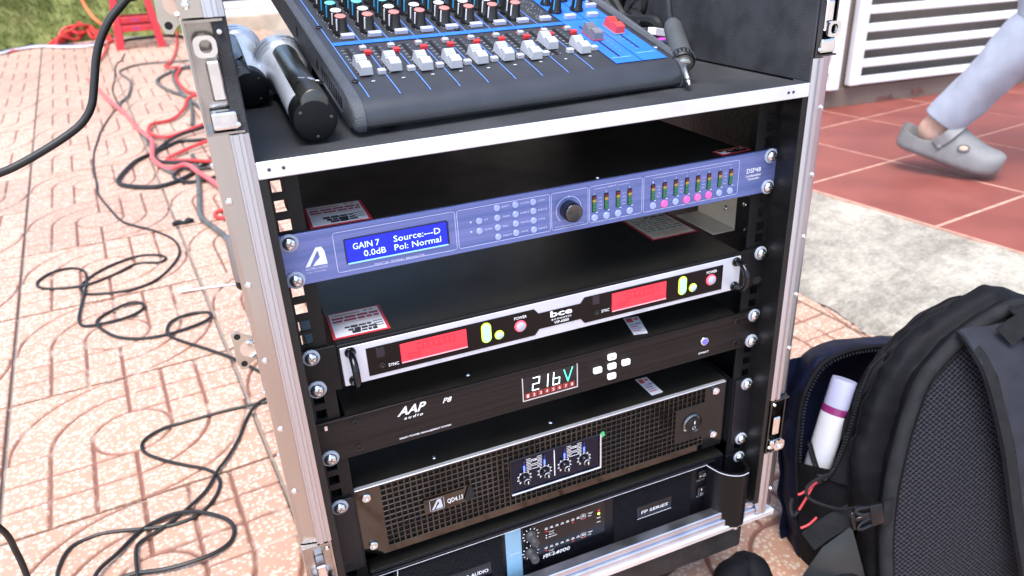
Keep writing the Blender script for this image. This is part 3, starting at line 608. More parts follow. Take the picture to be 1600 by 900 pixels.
# side butterfly plates on the left
def butterfly(px, py, sc):
    x, y, z = px
    g = [(-.013, .020), (-.006, .0225), (.000, .0175), (.010, .0120), (.010, -.0120), (.000, -.0180), (-.004, -.0235), (-.010, -.0225), (-.0135, -.012), (-.0125, .008)]
    pl = MB().prism([(a*sc, b*sc) for a, b in g], M=Matrix.Translation((x, y, z)) @ RX90, h0=0, h1=.0016).build('latch_plate', GALV, fc)
    for a, b in ((-.007, .0165), (-.006, -.0165)):
        MB().lathe([(.0026, 0), (.0026, .0002), (0, .0002)], 12, face(x + a*sc, z + b*sc, y - .0017)).build('plate_hole', VOID, pl)
    MB().lathe([(.0072, 0), (.0072, .0002), (0, .0002)], 16, face(x + .002*sc, z, y - .0017)).build('plate_hole', PLATEH, pl)
    MB().tube([(x + (.002 + .0075*cos(q))*sc, y - .0025, z + .0085*sin(q)*sc) for q in [radians(-100 + 20*k) for k in range(11)]], .0016, 6, 2).build('latch_arm', CHROME, pl, True)
PLATEH = mat('plate_hole_pale', (.55, .40, .32), .7)
butterfly((-0.28,0,-0.068), 0, .76); butterfly((-0.2769,0,0.1939), 0, .80)
for q in ((-0.2712,-0.01,0.0074), (-0.2681,-0.01,-0.0939)):
    x, y, z = q
    cl = MB().lathe([(0, .022), (.0045, .0205), (.005, .016), (.005, -.012), (.0045, -.016)], 14, Matrix.Translation((x - .0015, y, z + .004))).build('edge_clip', mat('dull_aluminium', (.34, .34, .36), .4, 1), fc, True)
    MB().lathe([(.0046, 0), (.0046, -.004), (.003, -.0065), (0, -.0075)], 14, Matrix.Translation((x - .0015, y, z - .0125))).build('clip_end', BLACK, cl, True)

# ---- rack rails with square holes
RAILM = mat('black_rail', (.006, .006, .007), .4, 0, .2, 50, .2, 700, spec=.25)
def rail(xc, y, sx):
    m = MB(); z0, z1 = -.43, .0765; hw_, hh = .0048, .0048; x0, x1 = xc - .0155, xc + .0155
    zs = []; z = .0635
    base = -.0218
    k = -12
    while True:
        u = base + k * .04445
        for d in (.0063, .0222, .0381):
            if z0 + .006 < u + d < z1 - .006: zs.append(u + d)
        k += 1
        if u > z1: break
    zs.sort()
    m.box(x0, xc - hw_, y, y + .002, z0, z1); m.box(xc + hw_, x1, y, y + .002, z0, z1)
    prev = z0
    for zz in zs + [None]:
        top = (zz - hh) if zz else z1
        if top > prev: m.box(xc - hw_, xc + hw_, y, y + .002, prev, top)
        prev = zz + hh if zz else None
    # return flange towards the back on the outer side
    xo = x1 if sx > 0 else x0
    m.box(min(xo, xo - sx*.002), max(xo, xo - sx*.002), y + .002, y + .045, z0, z1)
    return m
for sx in (-1, 1):
    rail(sx * .2325, .0005, sx).build('rack_rail', RAILM, fc); rail(sx * .2325, .44, sx).build('rack_rail', RAILM, fc)
    a, b = sorted((sx * .2405, sx * .2463)); MB().box(a, b, -.0290, .0300, ZB + .027, .0755).build('side_batten', BLACK, fc)
# galvanised bracket and dark angle plates inside the right wall, seen between the two upper units
CREAM = mat('cream_painted_bracket', (.72, .60, .47), .45, 0, .08, 30)
br = MB().box(.2455, .2468, .055, .125, -.084, -.030, .0004).build('side_bracket', CREAM, fc)
MB().box(.216, .2455, .055, .125, -.0850, -.0838).build('bracket_shelf', CREAM, br)
pl = MB().box(.2440, .2454, .006, .0545, -.086, -.034, .0004).build('angle_plate', RAILM, fc)
MB().tube([(.2434, .006, -.040), (.2434, .055, -.0375), (.2434, .12, -.0345)], .0009, 6, 3).build('plate_edge', ALU, pl)
for y, z in ((.105, -.050), (.072, -.064), (.040, -.050), (.026, -.072), (.035, -.078), (.014, -.062)):
    MB().lathe([(0, .0022), (.0022, .0018), (.0032, 0)], 12, Matrix.Translation((.2438, y, z)) @ Matrix.Rotation(-pi/2, 4, 'Y')).build('screw', ZINC, br)

# ================================================================ RACK UNITS
WASHER = mat('clear_plastic_washer', (.72, .80, .95), .12, 0, trans=.55, spec=.6)
def make_screw():
    w = MB().lathe([(0, .0018), (.0066, .0018), (.0074, .0012), (.0074, 0)], 24).build('cup_washer', WASHER, None, True)
    m = MB(); m.lathe([(0, .0038), (.0026, .0036), (.0044, .0028), (.0054, .0010), (.0055, 0)], 24)
    s = m.build('screw', ZINC, None, True)
    c = MB().box(-.0030, .0030, -.00055, .00055, .0034, .00395).box(-.00055, .00055, .00056, .0030, .0034, .00395).box(-.00055, .00055, -.0030, -.00056, .0034, .00395).build('cross_slot', mat('screw_slot', (.25, .25, .27), .4, 1), s)
    w.parent = s; w.location.z = -.0017
    return s
SCREW0 = make_screw(); SCREW_USED = [False]
def screw(parent, x, z, y=-.0035, r=None, sc=1.0):
    M = face(x, z, y - .0016, random.uniform(0, 1.5) if r is None else r) @ Matrix.Scale(sc, 4)
    if not SCREW_USED[0]:
        SCREW_USED[0] = True; SCREW0.parent = parent; SCREW0.matrix_local = M; return SCREW0
    return copy(SCREW0, parent, M)
def plate(x0, x1, z0, z1, y0, y1, r=.002, bev=.0004):
    """vertical plate, front face at y0"""
    return MB().prism([(x, z) for x, z in rrect(x0, x1, z0, z1, r)], M=RX90, h0=-y1, h1=-y0, bev=bev)
def chassis(g, zc, h, depth, w=.2165, y0=.0008, m=None):
    return MB().box(-w, w, y0, depth, zc - h/2, zc + h/2, .0008).build('chassis', m or SHEET, g)

# ---- 1 blue loudspeaker controller
Z1 = 0.0
dsp = empty('signal_processor'); tag(dsp, 'blue brushed metal loudspeaker controller with lit blue screen and meters, topmost in the rack', 'signal processor')
BLUEAL = mat('blue_brushed_aluminium', (.125, .185, .47), .36, .55, .14, 26, .22, 130, (.12, 1, 6), rvar=.08, col2=(.185, .215, .50))
chassis(dsp, Z1, .0405, .21)
fp1 = plate(-.2413, .2413, -.0218, .0218, -.0032, 0, .002, .0005).build('front_panel', BLUEAL, dsp)
for x, z in ((-.2325, .0159), (-.2325, -.0159), (.2325, .0159), (.2325, -.0159)): screw(dsp, x, z)
LINE = mat('pale_blue_print', (.55, .58, .85), .5)
bx = [[-0.1984,0.0176, -0.1991,-0.0176], [-0.0951,0.0185, -0.0956,-0.0182], [-0.0075,0.0177, -0.0083,-0.0179], [-0.006,0.018, -0.0068,-0.0185], [0.03,0.0179, 0.0303,-0.0184], [0.0318,0.0182, 0.0316,-0.0174], [0.0864,0.0183, 0.0868,-0.018], [0.0878,0.0187, 0.089,-0.0184], [0.1953,0.0189, 0.1965,-0.0184]]
pr = MB(); XS = [(b[0] + b[2]) / 2 for b in bx]
zt_, zb_ = .0172, -.0172
for a, b in ((XS[0], XS[1] - .0009), (XS[1] + .0009, XS[2]), (XS[3], XS[4]), (XS[5], XS[6]), (XS[7], XS[8])): stroke(pr, rrect(a, b, zb_, zt_, .002, 3), .00042, -.0034, True)
YF = -.0034
def fpt(*v): return v
# LCD
la = (-0.1898,0.0099); lb = (-0.1042,0.0092); lc = (-0.1906,-0.0103); ld = (-0.1048,-0.0099)
lx0, lx1, lz0, lz1 = la[0], lb[0], (lc[1] + ld[1]) / 2, (la[1] + lb[1]) / 2
LCDF = mat('lcd_bezel', (.01, .012, .05), .3)
LCDB = mat('lcd_blue', (.005, .01, .30), .25, emit=(.0, .008, .42), estr=.6)
LCDT = mat('lcd_text', (.5, .7, 1), .5, emit=(.55, .75, 1), estr=.42)
lf = plate(lx0 - .0012, lx1 + .0012, lz0 - .0012, lz1 + .0012, -.0036, -.0033, .0015, .0001).build('screen_bezel', LCDF, dsp)
ls = plate(lx0, lx1, lz0, lz1, -.0040, -.0037, .0008, .0001).build('lcd_screen', LCDB, dsp)
MB().tube([(lx0, -.0042, lz0 - .0008), (lx1, -.0042, lz0 - .0008)], .0007, 6).build('screen_lip', mat('screen_lip_cyan', (.3, .65, .8), .2), ls)
MB().tube([(lx1 + .0008, -.0042, lz0), (lx1 + .0008, -.0042, lz1)], .0006, 6).build('screen_lip', LCDF, ls)
lw = lx1 - lx0; lh = lz1 - lz0
text('GAIN 7', lx0 + lw*.065, lx0 + lw*.32, lz0 + lh*.55, lh*.27, ls, -.0042, LCDT, .000)
text('Source:---D', lx0 + lw*.46, lx0 + lw*.93, lz0 + lh*.55, lh*.27, ls, -.0042, LCDT, .000)
text('0.0dB', lx0 + lw*.16, lx0 + lw*.375, lz0 + lh*.16, lh*.27, ls, -.0042, LCDT, .000)
text('Pol: Normal', lx0 + lw*.46, lx0 + lw*.93, lz0 + lh*.16, lh*.27, ls, -.0042, LCDT, .000)
q = (-0.1685,-0.0161); q2 = (-0.1254,-0.0163); text('DIGITAL SIGNAL MANAGER', q[0], q2[0], (q[1] + q2[1])/2 - .001, .0021, dsp, YF, LINE, .004)
# logo: slanted A with a wedge
a0 = (-0.2236,-0.0066); a1 = (-0.2059,-0.0076); a2 = (-0.209,0.0081); ab = min(a0[1], a1[1]) + .0005; at_ = a2[1]; x0, x1 = a0[0], a1[0]; wA = x1 - x0; hA = at_ - ab
lg = MB().prism([(x0, ab), (x0 + wA*.20, ab), (x0 + wA*.62, ab + hA*.80), (x0 + wA*.66, ab + hA*.80), (x0 + wA*.70, ab + hA*.42), (x0 + wA*.50, ab + hA*.22), (x0 + wA*.34, ab), (x1, ab), (x0 + wA*.94, ab + hA*.75), (x0 + wA*.84, at_), (x0 + wA*.58, at_)], M=RX90, h0=.0033, h1=.0036).build('logo', mat('logo_print', (.72, .76, .95), .5), dsp)
text('ACTPRO AUDIO', x0, x1, ab - .0032, .0022, dsp, YF, LINE, .004)
text('Audio Technology', x0, x1 - .002, ab - .0055, .0012, dsp, YF, LINE)
# buttons with tiny legends
BTN = mat('translucent_blue_button', (.33, .40, .72), .25, 0, spec=.6, trans=.1)
BTNP = mat('lit_pink_button', (.8, .08, .25), .3, emit=(.95, .05, .22), estr=.55)
b0 = MB().lathe([(.0030, 0), (.0030, .0007), (.0025, .0012), (0, .0014)], 16).build('button', BTN, dsp, True); b0u = [0]
def button(x, z, m=None, sc=1):
    M = face(x, z, -.0032) @ Matrix.Scale(sc, 4)
    if b0u[0] == 0: o = b0; o.matrix_local = M
    else: o = copy(b0, dsp, M)
    b0u[0] += 1
    if m: o.data = o.data.copy(); o.data.materials[0] = m; o['label'] = 'lit pink button'
    return o
for (x, z), s in zip(((-0.0749,0.0047), (-0.0752,-0.0044), (-0.058,0.0135), (-0.0582,0.0044), (-0.0582,-0.0044), (-0.0583,-0.0131), (-0.0408,0.0134), (-0.041,0.0046), (-0.0412,-0.0041), (-0.0413,-0.0127), (-0.0239,0.013), (-0.024,0.0045), (-0.024,-0.0043), (-0.0241,-0.013)),
                     ('UP', 'DOWN', 'EXIT', 'GAIN', 'PEQ', 'DELAY', 'XOVER', 'LIMIT', 'RECALL', 'SAVE', 'COPY', 'DEL/S', 'UTIL', 'RESET')):
    button(x, z); text(s, x + .0048, x + .0048 + .0017 * len(s), z - .0006, .0015, dsp, YF, LINE, .004)
for x, z in ((-0.0827,0.0049), (-0.0828,-0.0038)): pr.quad((x - .001, YF, z), (x + .0008, YF, z - .0011), (x + .0008, YF, z), (x + .0008, YF, z + .0011))
# rotary knob
kx_, kz = (0.0107,-0.0005); 
kn = MB().lathe([(.0093, 0), (.0093, .009), (.0088, .0108), (.0080, .0114)], 40, face(kx_, kz, -.0033), flute=.03, flute_n=40).build('rotary_knob', GLOSSB, dsp, True)
MB().lathe([(.0080, 0), (.0073, .0004), (.0068, .0002), (0, .0003)], 40, face(kx_, kz, -.0146)).build('knob_cap', mat('spun_dark_aluminium', (.10, .10, .105), .25, 1, .5, 60, 0, 0, (1, 1, 1)), kn, True)
stroke(pr, [(kx_ + .0125*cos(radians(a)), kz + .0125*sin(radians(a))) for a in range(-50, 235, 12)], .0006, YF)
pr.quad(*[(kx_ + a, YF - .0001, kz + .0125 + b) for a, b in ((-.0009, 0), (0, -.0009), (.0009, 0), (0, .0009))])
text('PARAMETERS', kx_ - .008, kx_ + .008, -.0158, .0014, dsp, YF, LINE, .003)
stroke(pr, [(kx_ - .0145, -.0151), (kx_ - .009, -.0151)], .0003, YF); stroke(pr, [(kx_ + .009, -.0151), (kx_ + .0145, -.0151)], .0003, YF)
# meters
SEG = {'r': mat('led_dark_red', (.10, .012, .01), .3), 'y': mat('led_yellow', (.28, .19, .03), .3, emit=(.5, .32, .02), estr=.08), 'g': mat('led_green', (.02, .13, .06), .3, emit=(.0, .25, .10), estr=.05)}
def meter(x, z, n):
    mz = MB().box(x - .0021, x + .0021, -.0039, -.0033, z - .0078, z + .0078).build('level_meter', GLOSSB, dsp)
    for k, c in enumerate('gggyr'):
        zz = z - .0072 + k * .0029
        MB().box(x - .0017, x + .0017, -.00425, -.00395, zz, zz + .0025).build('led_segment', SEG[c], mz)
    pr.quad((x + .0012, YF - .0009, z - .0088), (x + .0032, YF - .0009, z - .0088), (x + .0032, YF - .0009, z - .0079), (x + .0012, YF - .0009, z - .0079))
    text(n, x - .0006, x + .0008, z + .0088, .0014, dsp, YF, LINE, .004)
MI = ((0.0364,0.0006), (0.0489,0.0009), (0.0611,0.001), (0.0734,0.001))
MO = ((0.0984,0.001), (0.1111,0.0009), (0.1235,0.0014), (0.1359,0.0012), (0.1484,0.0014), (0.1611,0.0014), (0.1737,0.0016), (0.1865,0.0016))
for (x, z), n in zip(MI, 'ABCD'): meter(x, z, n)
for (x, z), n in zip(MO, '12345678'): meter(x, z, n)
for ms in (MI, MO):
    for k in range(0, len(ms) - (1 if ms is MI else 0), 2 if ms is MO else 2):
        x = (ms[k][0] + ms[min(k+1, len(ms)-1)][0]) / 2 ; z = ms[k][1]
        for e, s in enumerate(('Limit', '-6dB', '-12dB', 'Mute')): text(s, x - .0018, x + .0018, z + .0042 - e * .0034, .0011, dsp, YF, LINE, .003)
for x, z in ((0.0367,-0.013), (0.049,-0.013), (0.0613,-0.0131), (0.0737,-0.0127)): button(x, z, sc=1.15)
for k, (x, z) in enumerate(((0.0989,-0.0125), (0.1115,-0.0126), (0.1239,-0.0128), (0.1366,-0.0127), (0.1491,-0.0126), (0.1617,-0.0125), (0.174,-0.0124), (0.1866,-0.0125))): button(x, z, BTNP if k in (1, 3, 4, 5) else None, 1.15)
for ms, s in ((MI, 'INPUT'), (MO, 'OUTPUT')):
    c = (ms[0][0] + ms[-1][0]) / 2; w = ms[-1][0] - ms[0][0]
    text(s, c - .0045, c + .0045, .0137, .0014, dsp, YF, LINE, .003); stroke(pr, [(c - w/2, .0143), (c - .006, .0143)], .0003, YF); stroke(pr, [(c + .006, .0143), (c + w/2, .0143)], .0003, YF)
text('DSP48', .2055, .2225, .0018, .0046, dsp, YF, WHITEP, .006)
text('Loudspeaker', .2050, .2235, -.0022, .0025, dsp, YF, WHITEP, .008); text('Controller', .2075, .2215, -.0056, .0025, dsp, YF, WHITEP, .008)
pr.build('printed_lines', LINE, dsp)
MB().lathe([(0, .0014), (.0014, .001), (.002, 0)], 10, Matrix.Translation((.046, .008, .0203))).build('lid_screw', ZINC, dsp)

# ---- 2 wireless receiver
Z2 = -.1040
rec = empty('wireless_receiver'); tag(rec, 'black and silver wireless microphone receiver with two red screens, second unit from the top', 'receiver')
chassis(rec, Z2, .0405, .20, .2105)
BLKPL = mat('black_anodised_plate', (.006, .006, .007), .38, .0, .2, 40, .15, 900, spec=.22)
SILV = mat('silver_painted_face', (.58, .60, .68), .38, .35, .05, 30, .04, 500)
for sx in (-1, 1):
    a, b = sorted((sx * .2413, sx * .2107)); plate(a, b, Z2 - .0218, Z2 + .0218, -.003, 0, .0015).build('rack_ear', BLKPL, rec)
MB().box(-.2105, .2105, -.0035, .0004, Z2 - .0200, Z2 + .0212, .0006).build('front_frame', BLKPL, rec)
plate(-.2085, .2075, Z2 - .0195, Z2 + .0182, -.0046, -.0036, .001).build('silver_face', SILV, rec)
i0 = (-0.1868,-0.09); i1 = (0.1851,-0.0894); cL = (-0.0232,-0.095); cR = (0.0207,-0.0945); zT, zB_ = Z2 + .0128, Z2 - .0148; s_ = .0055; k_ = .0045
pts = [(i0[0], zB_), (cL[0] - k_, zB_), (cL[0], zB_ + s_), (cR[0], zB_ + s_), (cR[0] + k_, zB_), (i1[0], zB_), (i1[0], zT), (cR[0] + k_, zT), (cR[0], zT - s_), (cL[0], zT - s_), (cL[0] - k_, zT), (i0[0], zT)]
MB().prism(pts, M=RX90, h0=.0047, h1=.0052).build('black_inset', mat('brown_black_acrylic', (.006, .0035, .004), .25, 0, .1, 30, spec=.2), rec)
REDLCD = mat('red_lcd', (.45, .02, .03), .25, emit=(1, .022, .045), estr=.50)
LCDSEG = mat('lcd_segment_dark', (.25, .01, .02), .4, emit=(.5, .01, .03), estr=.35)
LIME = mat('lime_ring', (.45, .6, .05), .3, emit=(.45, .75, .03), estr=.6)
PALEB = mat('pale_blue_key', (.42, .58, .66), .35); REDRING = mat('red_ring', (.8, .08, .12), .3, emit=(.9, .06, .10), estr=.5)
GREYK = mat('grey_key', (.42, .40, .48), .35)
Y2 = -.0053
def half(dl, dr, tl, rk, rd, pw, ir, jk, sy):
    x0, x1 = (dl[0] + dl[2]) / 2, (dr[0] + dr[2]) / 2; z0, z1 = (dl[3] + dr[3]) / 2, (dl[1] + dr[1]) / 2
    s = plate(x0, x1, z0, z1, Y2 - .0006, Y2, .0008, .0002).build('red_screen', REDLCD, rec)
    MB().tube([(x0, Y2 - .0008, z0), (x1, Y2 - .0008, z0)], .0006, 6).build('screen_edge', mat('pink_edge', (.85, .35, .4), .3), s)
    m = MB(); w = x1 - x0; h = z1 - z0; yy = Y2 - .0008
    for k in range(7):
        a = x0 + w * (.26 + .082 * k); b = a + w * .06; t = z0 + h * .88; c = z0 + h * .52
        for (p, q) in (((a, t), (b, t)), ((a, c), (b, c)), ((a, t), (a, c)), ((b, t), (b, c))): stroke(m, [p, q], .0005, yy)
    for k in range(4):
        a = x0 + w * (.10 + .055 * k); t = z0 + h*.40; c = z0 + h*.20
        for (p, q) in (((a, t), (a + w*.035, t)), ((a, c), (a + w*.035, c)), ((a, t), (a, c)), ((a + w*.035, t), (a + w*.035, c))): stroke(m, [p, q], .0004, yy)
    stroke(m, rrect(x0 + w*.80, x0 + w*.93, z0 + h*.10, z0 + h*.24, .0005, 2), .0003, yy, True)
    m.build('screen_segments', LCDSEG, s)
    x, z = rk; o = plate(x - .0048, x + .0048, z - .0102, z + .0102, Y2 - .0008, Y2, .0047, .0002).build('rocker_ring', LIME, rec)
    r = plate(x - .0036, x + .0036, z - .0090, z + .0090, Y2 - .0020, Y2 - .0009, .0035, .0004).build('rocker_key', PALEB, o)
    for d in (-.005, .005): MB().lathe([(.0004, 0), (.0004, .0003), (0, .0003)], 8, face(x, z + d, Y2 - .0020)).build('key_dot', WHITEP, r)
    x, z = rd; o = MB().lathe([(.0045, 0), (.0045, .0006), (.0036, .0008), (0, .0008)], 24, face(x, z, Y2)).build('button_ring', LIME, rec, True)
    MB().lathe([(.0034, 0), (.0034, .0012), (.0028, .0016), (0, .0017)], 24, face(x, z, Y2 - .0007)).build('button', PALEB, o, True)
    x, z = pw; o = MB().lathe([(.0058, 0), (.0058, .0008), (.0048, .0010), (0, .0010)], 28, face(x, z, Y2)).build('button_ring', REDRING, rec, True)
    MB().lathe([(.0045, 0), (.0045, .0018), (.0038, .0023), (0, .0024)], 28, face(x, z, Y2 - .0008)).build('power_button', GREYK, o, True)
    x, z = ir; plate(x - .0038, x + .0038, z - .0048, z + .0048, Y2 - .0003, Y2, .001, .0001).build('infrared_window', mat('ir_window', (.012, .010, .02), .15), rec)
    x, z = jk; MB().lathe([(.0030, 0), (.0030, .0006), (.0018, .0007), (.0014, .0001), (0, .0001)], 20, face(x, z, Y2)).build('sync_key', BLACK, rec, True)
    text('SYNC', sy[0], sy[2], (sy[1] + sy[3]) / 2 - .0015, .0030, rec, Y2 - .0002, WHITEP, .012)
    text('POWER', pw[0] - .0058, pw[0] + .0068, pw[1] + .0074, .0029, rec, Y2 - .0002, WHITEP, .012)
half((-0.1569,-0.0942, -0.1571,-0.1128), (-0.0949,-0.0947, -0.0958,-0.1129), None, (-0.0763,-0.1034), (-0.0638,-0.1087), (-0.0424,-0.1049), (-0.1746,-0.0975), (-0.1746,-0.1106), (-0.169,-0.1121, -0.1596,-0.1121))
half((0.0547,-0.0934, 0.0551,-0.1132), (0.1163,-0.0947, 0.1168,-0.1131), None, (0.1361,-0.1035), (0.1488,-0.1085), (0.1706,-0.1046), (0.0373,-0.0964), (0.038,-0.1101), (0.0433,-0.1104, 0.0522,-0.11))
q = (-0.0114,-0.1019); q2 = (0.0117,-0.1006); cx = (q[0] + q2[0]) / 2; text('bce', q[0], q2[0], Z2 + .0004, .0062, rec, Y2 - .0002, WHITEP, .03)
text('acoustic', cx - .0105, cx + .0105, Z2 - .0033, .0024, rec, Y2 - .0002, WHITEP, .01, spacing=1.2); text('VIP-6000', cx - .0078, cx + .0078, Z2 - .0074, .0028, rec, Y2 - .0002, WHITEP, .012)
q = (-0.1342,-0.1191); text('CHANNEL A', q[0], q[0] + .019, Z2 - .0183, .0022, rec, -.0048, GREYP); q = (0.0792,-0.1183); text('CHANNEL B', q[0], q[0] + .017, Z2 - .0183, .0022, rec, -.0048, GREYP)
for x in (-.2000, .2015):
    zt, zb2 = Z2 + .0128, Z2 - .0150
    h = MB().tube([(x, -.004, zt), (x, -.014, zt), (x, -.021, zt - .005), (x, -.0235, zt - .011), (x, -.0235, zb2 + .011), (x, -.021, zb2 + .005), (x, -.014, zb2), (x, -.004, zb2)], .0032, 12, 5).build('handle', GLOSSB, rec, True)
    for z in (zt, zb2): MB().lathe([(.0050, 0), (.0050, .0012), (.0042, .0022), (.0032, .0022)], 20, face(x, z, -.0046)).build('handle_foot', GLOSSB, h, True)
screw(rec, -.2325, Z2 + .0159); screw(rec, -.2325, Z2 - .0159, sc=1.1); screw(rec, .2325, Z2 + .0159)
MB().lathe([(.0042, 0), (.0042, .0001), (0, .0001)], 16, face(.2325, Z2 - .0159, -.0031) @ Matrix.Scale(1.4, 4, (1, 0, 0))).build('mounting_slot', VOID, rec)

# ---- 3 power sequencer
Z3 = -.1777
seq = empty('power_sequencer'); tag(seq, 'brushed black power sequencer showing 216V with five white arrow keys, third unit down', 'power sequencer')
chassis(seq, Z3, .0405, .20, .2130)
BRB = mat('brushed_black_aluminium', (.010, .0075, .008), .36, .2, .5, 20, .35, 110, (.08, 1, 9), rvar=.08, spec=.3)
plate(-.2413, .2413, Z3 - .0218, Z3 + .0218, -.0032, 0, .0012, .0006).build('front_panel', BRB, seq)
screw(seq, -.2325, Z3 - .0159, sc=1.08); screw(seq, .2325, Z3 + .0159); screw(seq, .2325, Z3 - .0159, sc=1.05)
MB().prism(rrect(-.2370, -.2255, Z3 + .0125, Z3 + .0195, .0034), M=RX90, h0=.0033, h1=.0034).build('mounting_slot', VOID, seq)
MB().box(-.2325, -.2300, -.0037, -.0035, Z3 + .0140, Z3 + .0185).build('rail_glint', ZINC, bpy.data.objects['mounting_slot.001'])
for x, z in ((-0.2055,-0.1632), (-0.2057,-0.1909), (0.2094,-0.1634), (0.2095,-0.191)):
    b = MB().lathe([(.0036, 0), (.0036, .0008), (.0026, .0012), (.0015, .0012), (.0013, .0004), (0, .0004)], 16, face(x, z, -.0032)).build('panel_bolt', GLOSSB, seq, True)
q = (-0.1674,-0.1675); q2 = (-0.1392,-0.1678); zA = (q[1] + q2[1]) / 2 - .0015
text('AAP', q[0], q2[0], zA, .0088, seq, YF, WHITEP, .022, .42); text('audio', q[0] + .006, q2[0] - .004, zA - .0052, .0030, seq, YF, WHITEP, .015, .3, spacing=1.35)
q = (-0.1235,-0.1668); q2 = (-0.1143,-0.1668); text('P8', q[0], q2[0], (q[1]+q2[1])/2 - .001, .0052, seq, YF, WHITEP, .012, .35)
q = (-0.1681,-0.1948); q2 = (-0.1177,-0.195); text('SMART POWER MANAGEMENT SYSTEM', q[0], q2[0], (q[1]+q2[1])/2, .0019, seq, YF, WHITEP, .012)
da = (-0.0418,-0.1634); db = (0.0164,-0.1644); dc = (-0.0423,-0.1901); dd = (0.0168,-0.1895); x0, x1 = (da[0]+dc[0])/2, (db[0]+dd[0])/2; z0, z1 = (dc[1]+dd[1])/2, (da[1]+db[1])/2
wn = plate(x0, x1, z0, z1, -.0036, -.0033, .0006, .0001).build('display_window', mat('display_glass', (.006, .006, .010), .1), seq)
m = MB(); m.box(x0 - .0009, x0, -.0042, -.0033, z0 - .0009, z1).box(x0, x1 + .0009, -.0042, -.0033, z0 - .0009, z0).box(x1, x1 + .0009, -.0042, -.0033, z0, z1 + .0006).build('display_frame', ALUFLAT, wn)
w = x1 - x0; h = z1 - z0
SEGW = mat('led_digit', (.6, .8, .8), .4, emit=(.62, .86, .86), estr=.8); SEGG = mat('led_letter_green', (.1, .6, .4), .4, emit=(.05, .75, .50), estr=.6)
def digit(a, segs, name):
    m = MB(); b = a + w*.115; sl = w*.02; t, c, o = z0 + h*.90, z0 + h*.63, z0 + h*.36
    P = {'a': ((a+sl, t), (b+sl, t)), 'b': ((b+sl, t), (b+sl/2, c)), 'c': ((b+sl/2, c), (b, o)), 'd': ((a, o), (b, o)), 'e': ((a, o), (a+sl/2, c)), 'f': ((a+sl/2, c), (a+sl, t)), 'g': ((a+sl/2, c), (b+sl/2, c))}
    for s in segs: stroke(m, P[s], .0011, -.0038)
    m.build(name, SEGW, wn)
digit(x0 + w*.17, 'abged', 'led_digit'); digit(x0 + w*.33, 'bc', 'led_digit'); digit(x0 + w*.55, 'cdefg', 'led_digit')
m = MB(); stroke(m, [(x0 + w*.76, z1 - h*.10), (x0 + w*.83, z0 + h*.36), (x0 + w*.92, z1 - h*.06)], .0012, -.0038); m.build('led_letter', SEGG, wn)
DKR = mat('dark_red_indicator', (.16, .02, .018), .35, emit=(.2, .015, .012), estr=.4)
for k in range(8):
    a = x0 + w*(.03 + .118*k); o = MB().box(a, a + w*.098, -.0039, -.0037, z0 + h*.06, z0 + h*.29).build('channel_indicator', DKR, wn)
    text(str(k + 1), a + w*.030, a + w*.068, z0 + h*.11, h*.13, o, -.0041, WHITEP, .004)
WK = mat('white_key', (.82, .82, .84), .4, emit=(.8, .8, .85), estr=.15)
for (x, z), d in zip(((0.0564,-0.166), (0.0728,-0.177), (0.04,-0.1774), (0.0565,-0.1771), (0.0564,-0.189)), ('up', 'right', 'left', None, 'down')):
    kk = plate(x - .0048, x + .0048, z - .0034, z + .0034, -.0056, -.0033, .0016, .0006).build('arrow_key', WK, seq)
    if d:
        a = {'up': 90, 'right': 0, 'left': 180, 'down': 270}[d]; t = [(x + .0011*cos(radians(a + e)), z + .0011*sin(radians(a + e))) for e in (0, 125, 235)]
        MB().prism(t, M=RX90, h0=.0056, h1=.0058).build('arrow_mark', INK, kk)
    else: text('MENU', x - .0024, x + .0024, z - .0005, .0012, kk, -.0058, GREYP)
x, z = (0.1695,-0.1778)
o = MB().lathe([(.0044, 0), (.0050, .0008), (.0046, .0016), (.0036, .0018), (.0034, .0008), (0, .0008)], 28, face(x, z, -.0032)).build('start_button', CHROME, seq, True)
MB().lathe([(.0031, 0), (.0031, .0012), (0, .0015)], 24, face(x, z, -.0040)).build('lit_button', mat('blue_lit', (.05, .05, .8), .3, emit=(.06, .06, .95), estr=1.0), o, True)
q = (0.1634,-0.1923); q2 = (0.1766,-0.1923); text('START', q[0], q2[0], (q[1]+q2[1])/2 - .0008, .0022, seq, YF, WHITEP, .012)
MB().lathe([(0, .0014), (.0014, .001), (.002, 0)], 10, Matrix.Translation((-0.0907,0.0167,-0.1574))).build('lid_screw', ZINC, seq)

# ---- 4 amplifier with chrome grille
Z4 = -.2887
ga = empty('grille_amplifier'); tag(ga, 'power amplifier with square mesh front and four blue lit knobs, fourth unit down', 'amplifier')
chassis(ga, Z4, .0868, .40, .2150, .0085)
EARM = mat('grey_black_ear', (.008, .008, .011), .42, 0, .1, 30, .15, 800, spec=.35)
for sx in (-1, 1):
    a, b = sorted((sx * .2413, sx * .2190)); e = plate(a, b, Z4 - .0442, Z4 + .0442, -.003, 0, .002).build('rack_ear', EARM, ga)
    a, b = sorted((sx * .2200, sx * .2172)); MB().box(a, b, .0002, .05, Z4 - .043, Z4 + .043).build('ear_side', EARM, e)
BCH = mat('black_chrome', (.080, .074, .068), .07, 1, .2, 20, .10, 30, rvar=.03)
BCD = BCH
yF = .0045
xl, xr, zt, zb2 = -.2165, .2095, Z4 + .0436, Z4 - .0428
g0 = (-0.1914,-0.246); g1 = (-0.1938,-0.3242); g2_ = (0.1831,-0.247); g3_ = (0.1835,-0.3228)
gx0_, gx1_ = (g0[0] + g1[0]) / 2, (g2_[0] + g3_[0]) / 2; gz0, gz1 = (g1[1] + g3_[1]) / 2, (g0[1] + g2_[1]) / 2
NC, NR = 62, 12
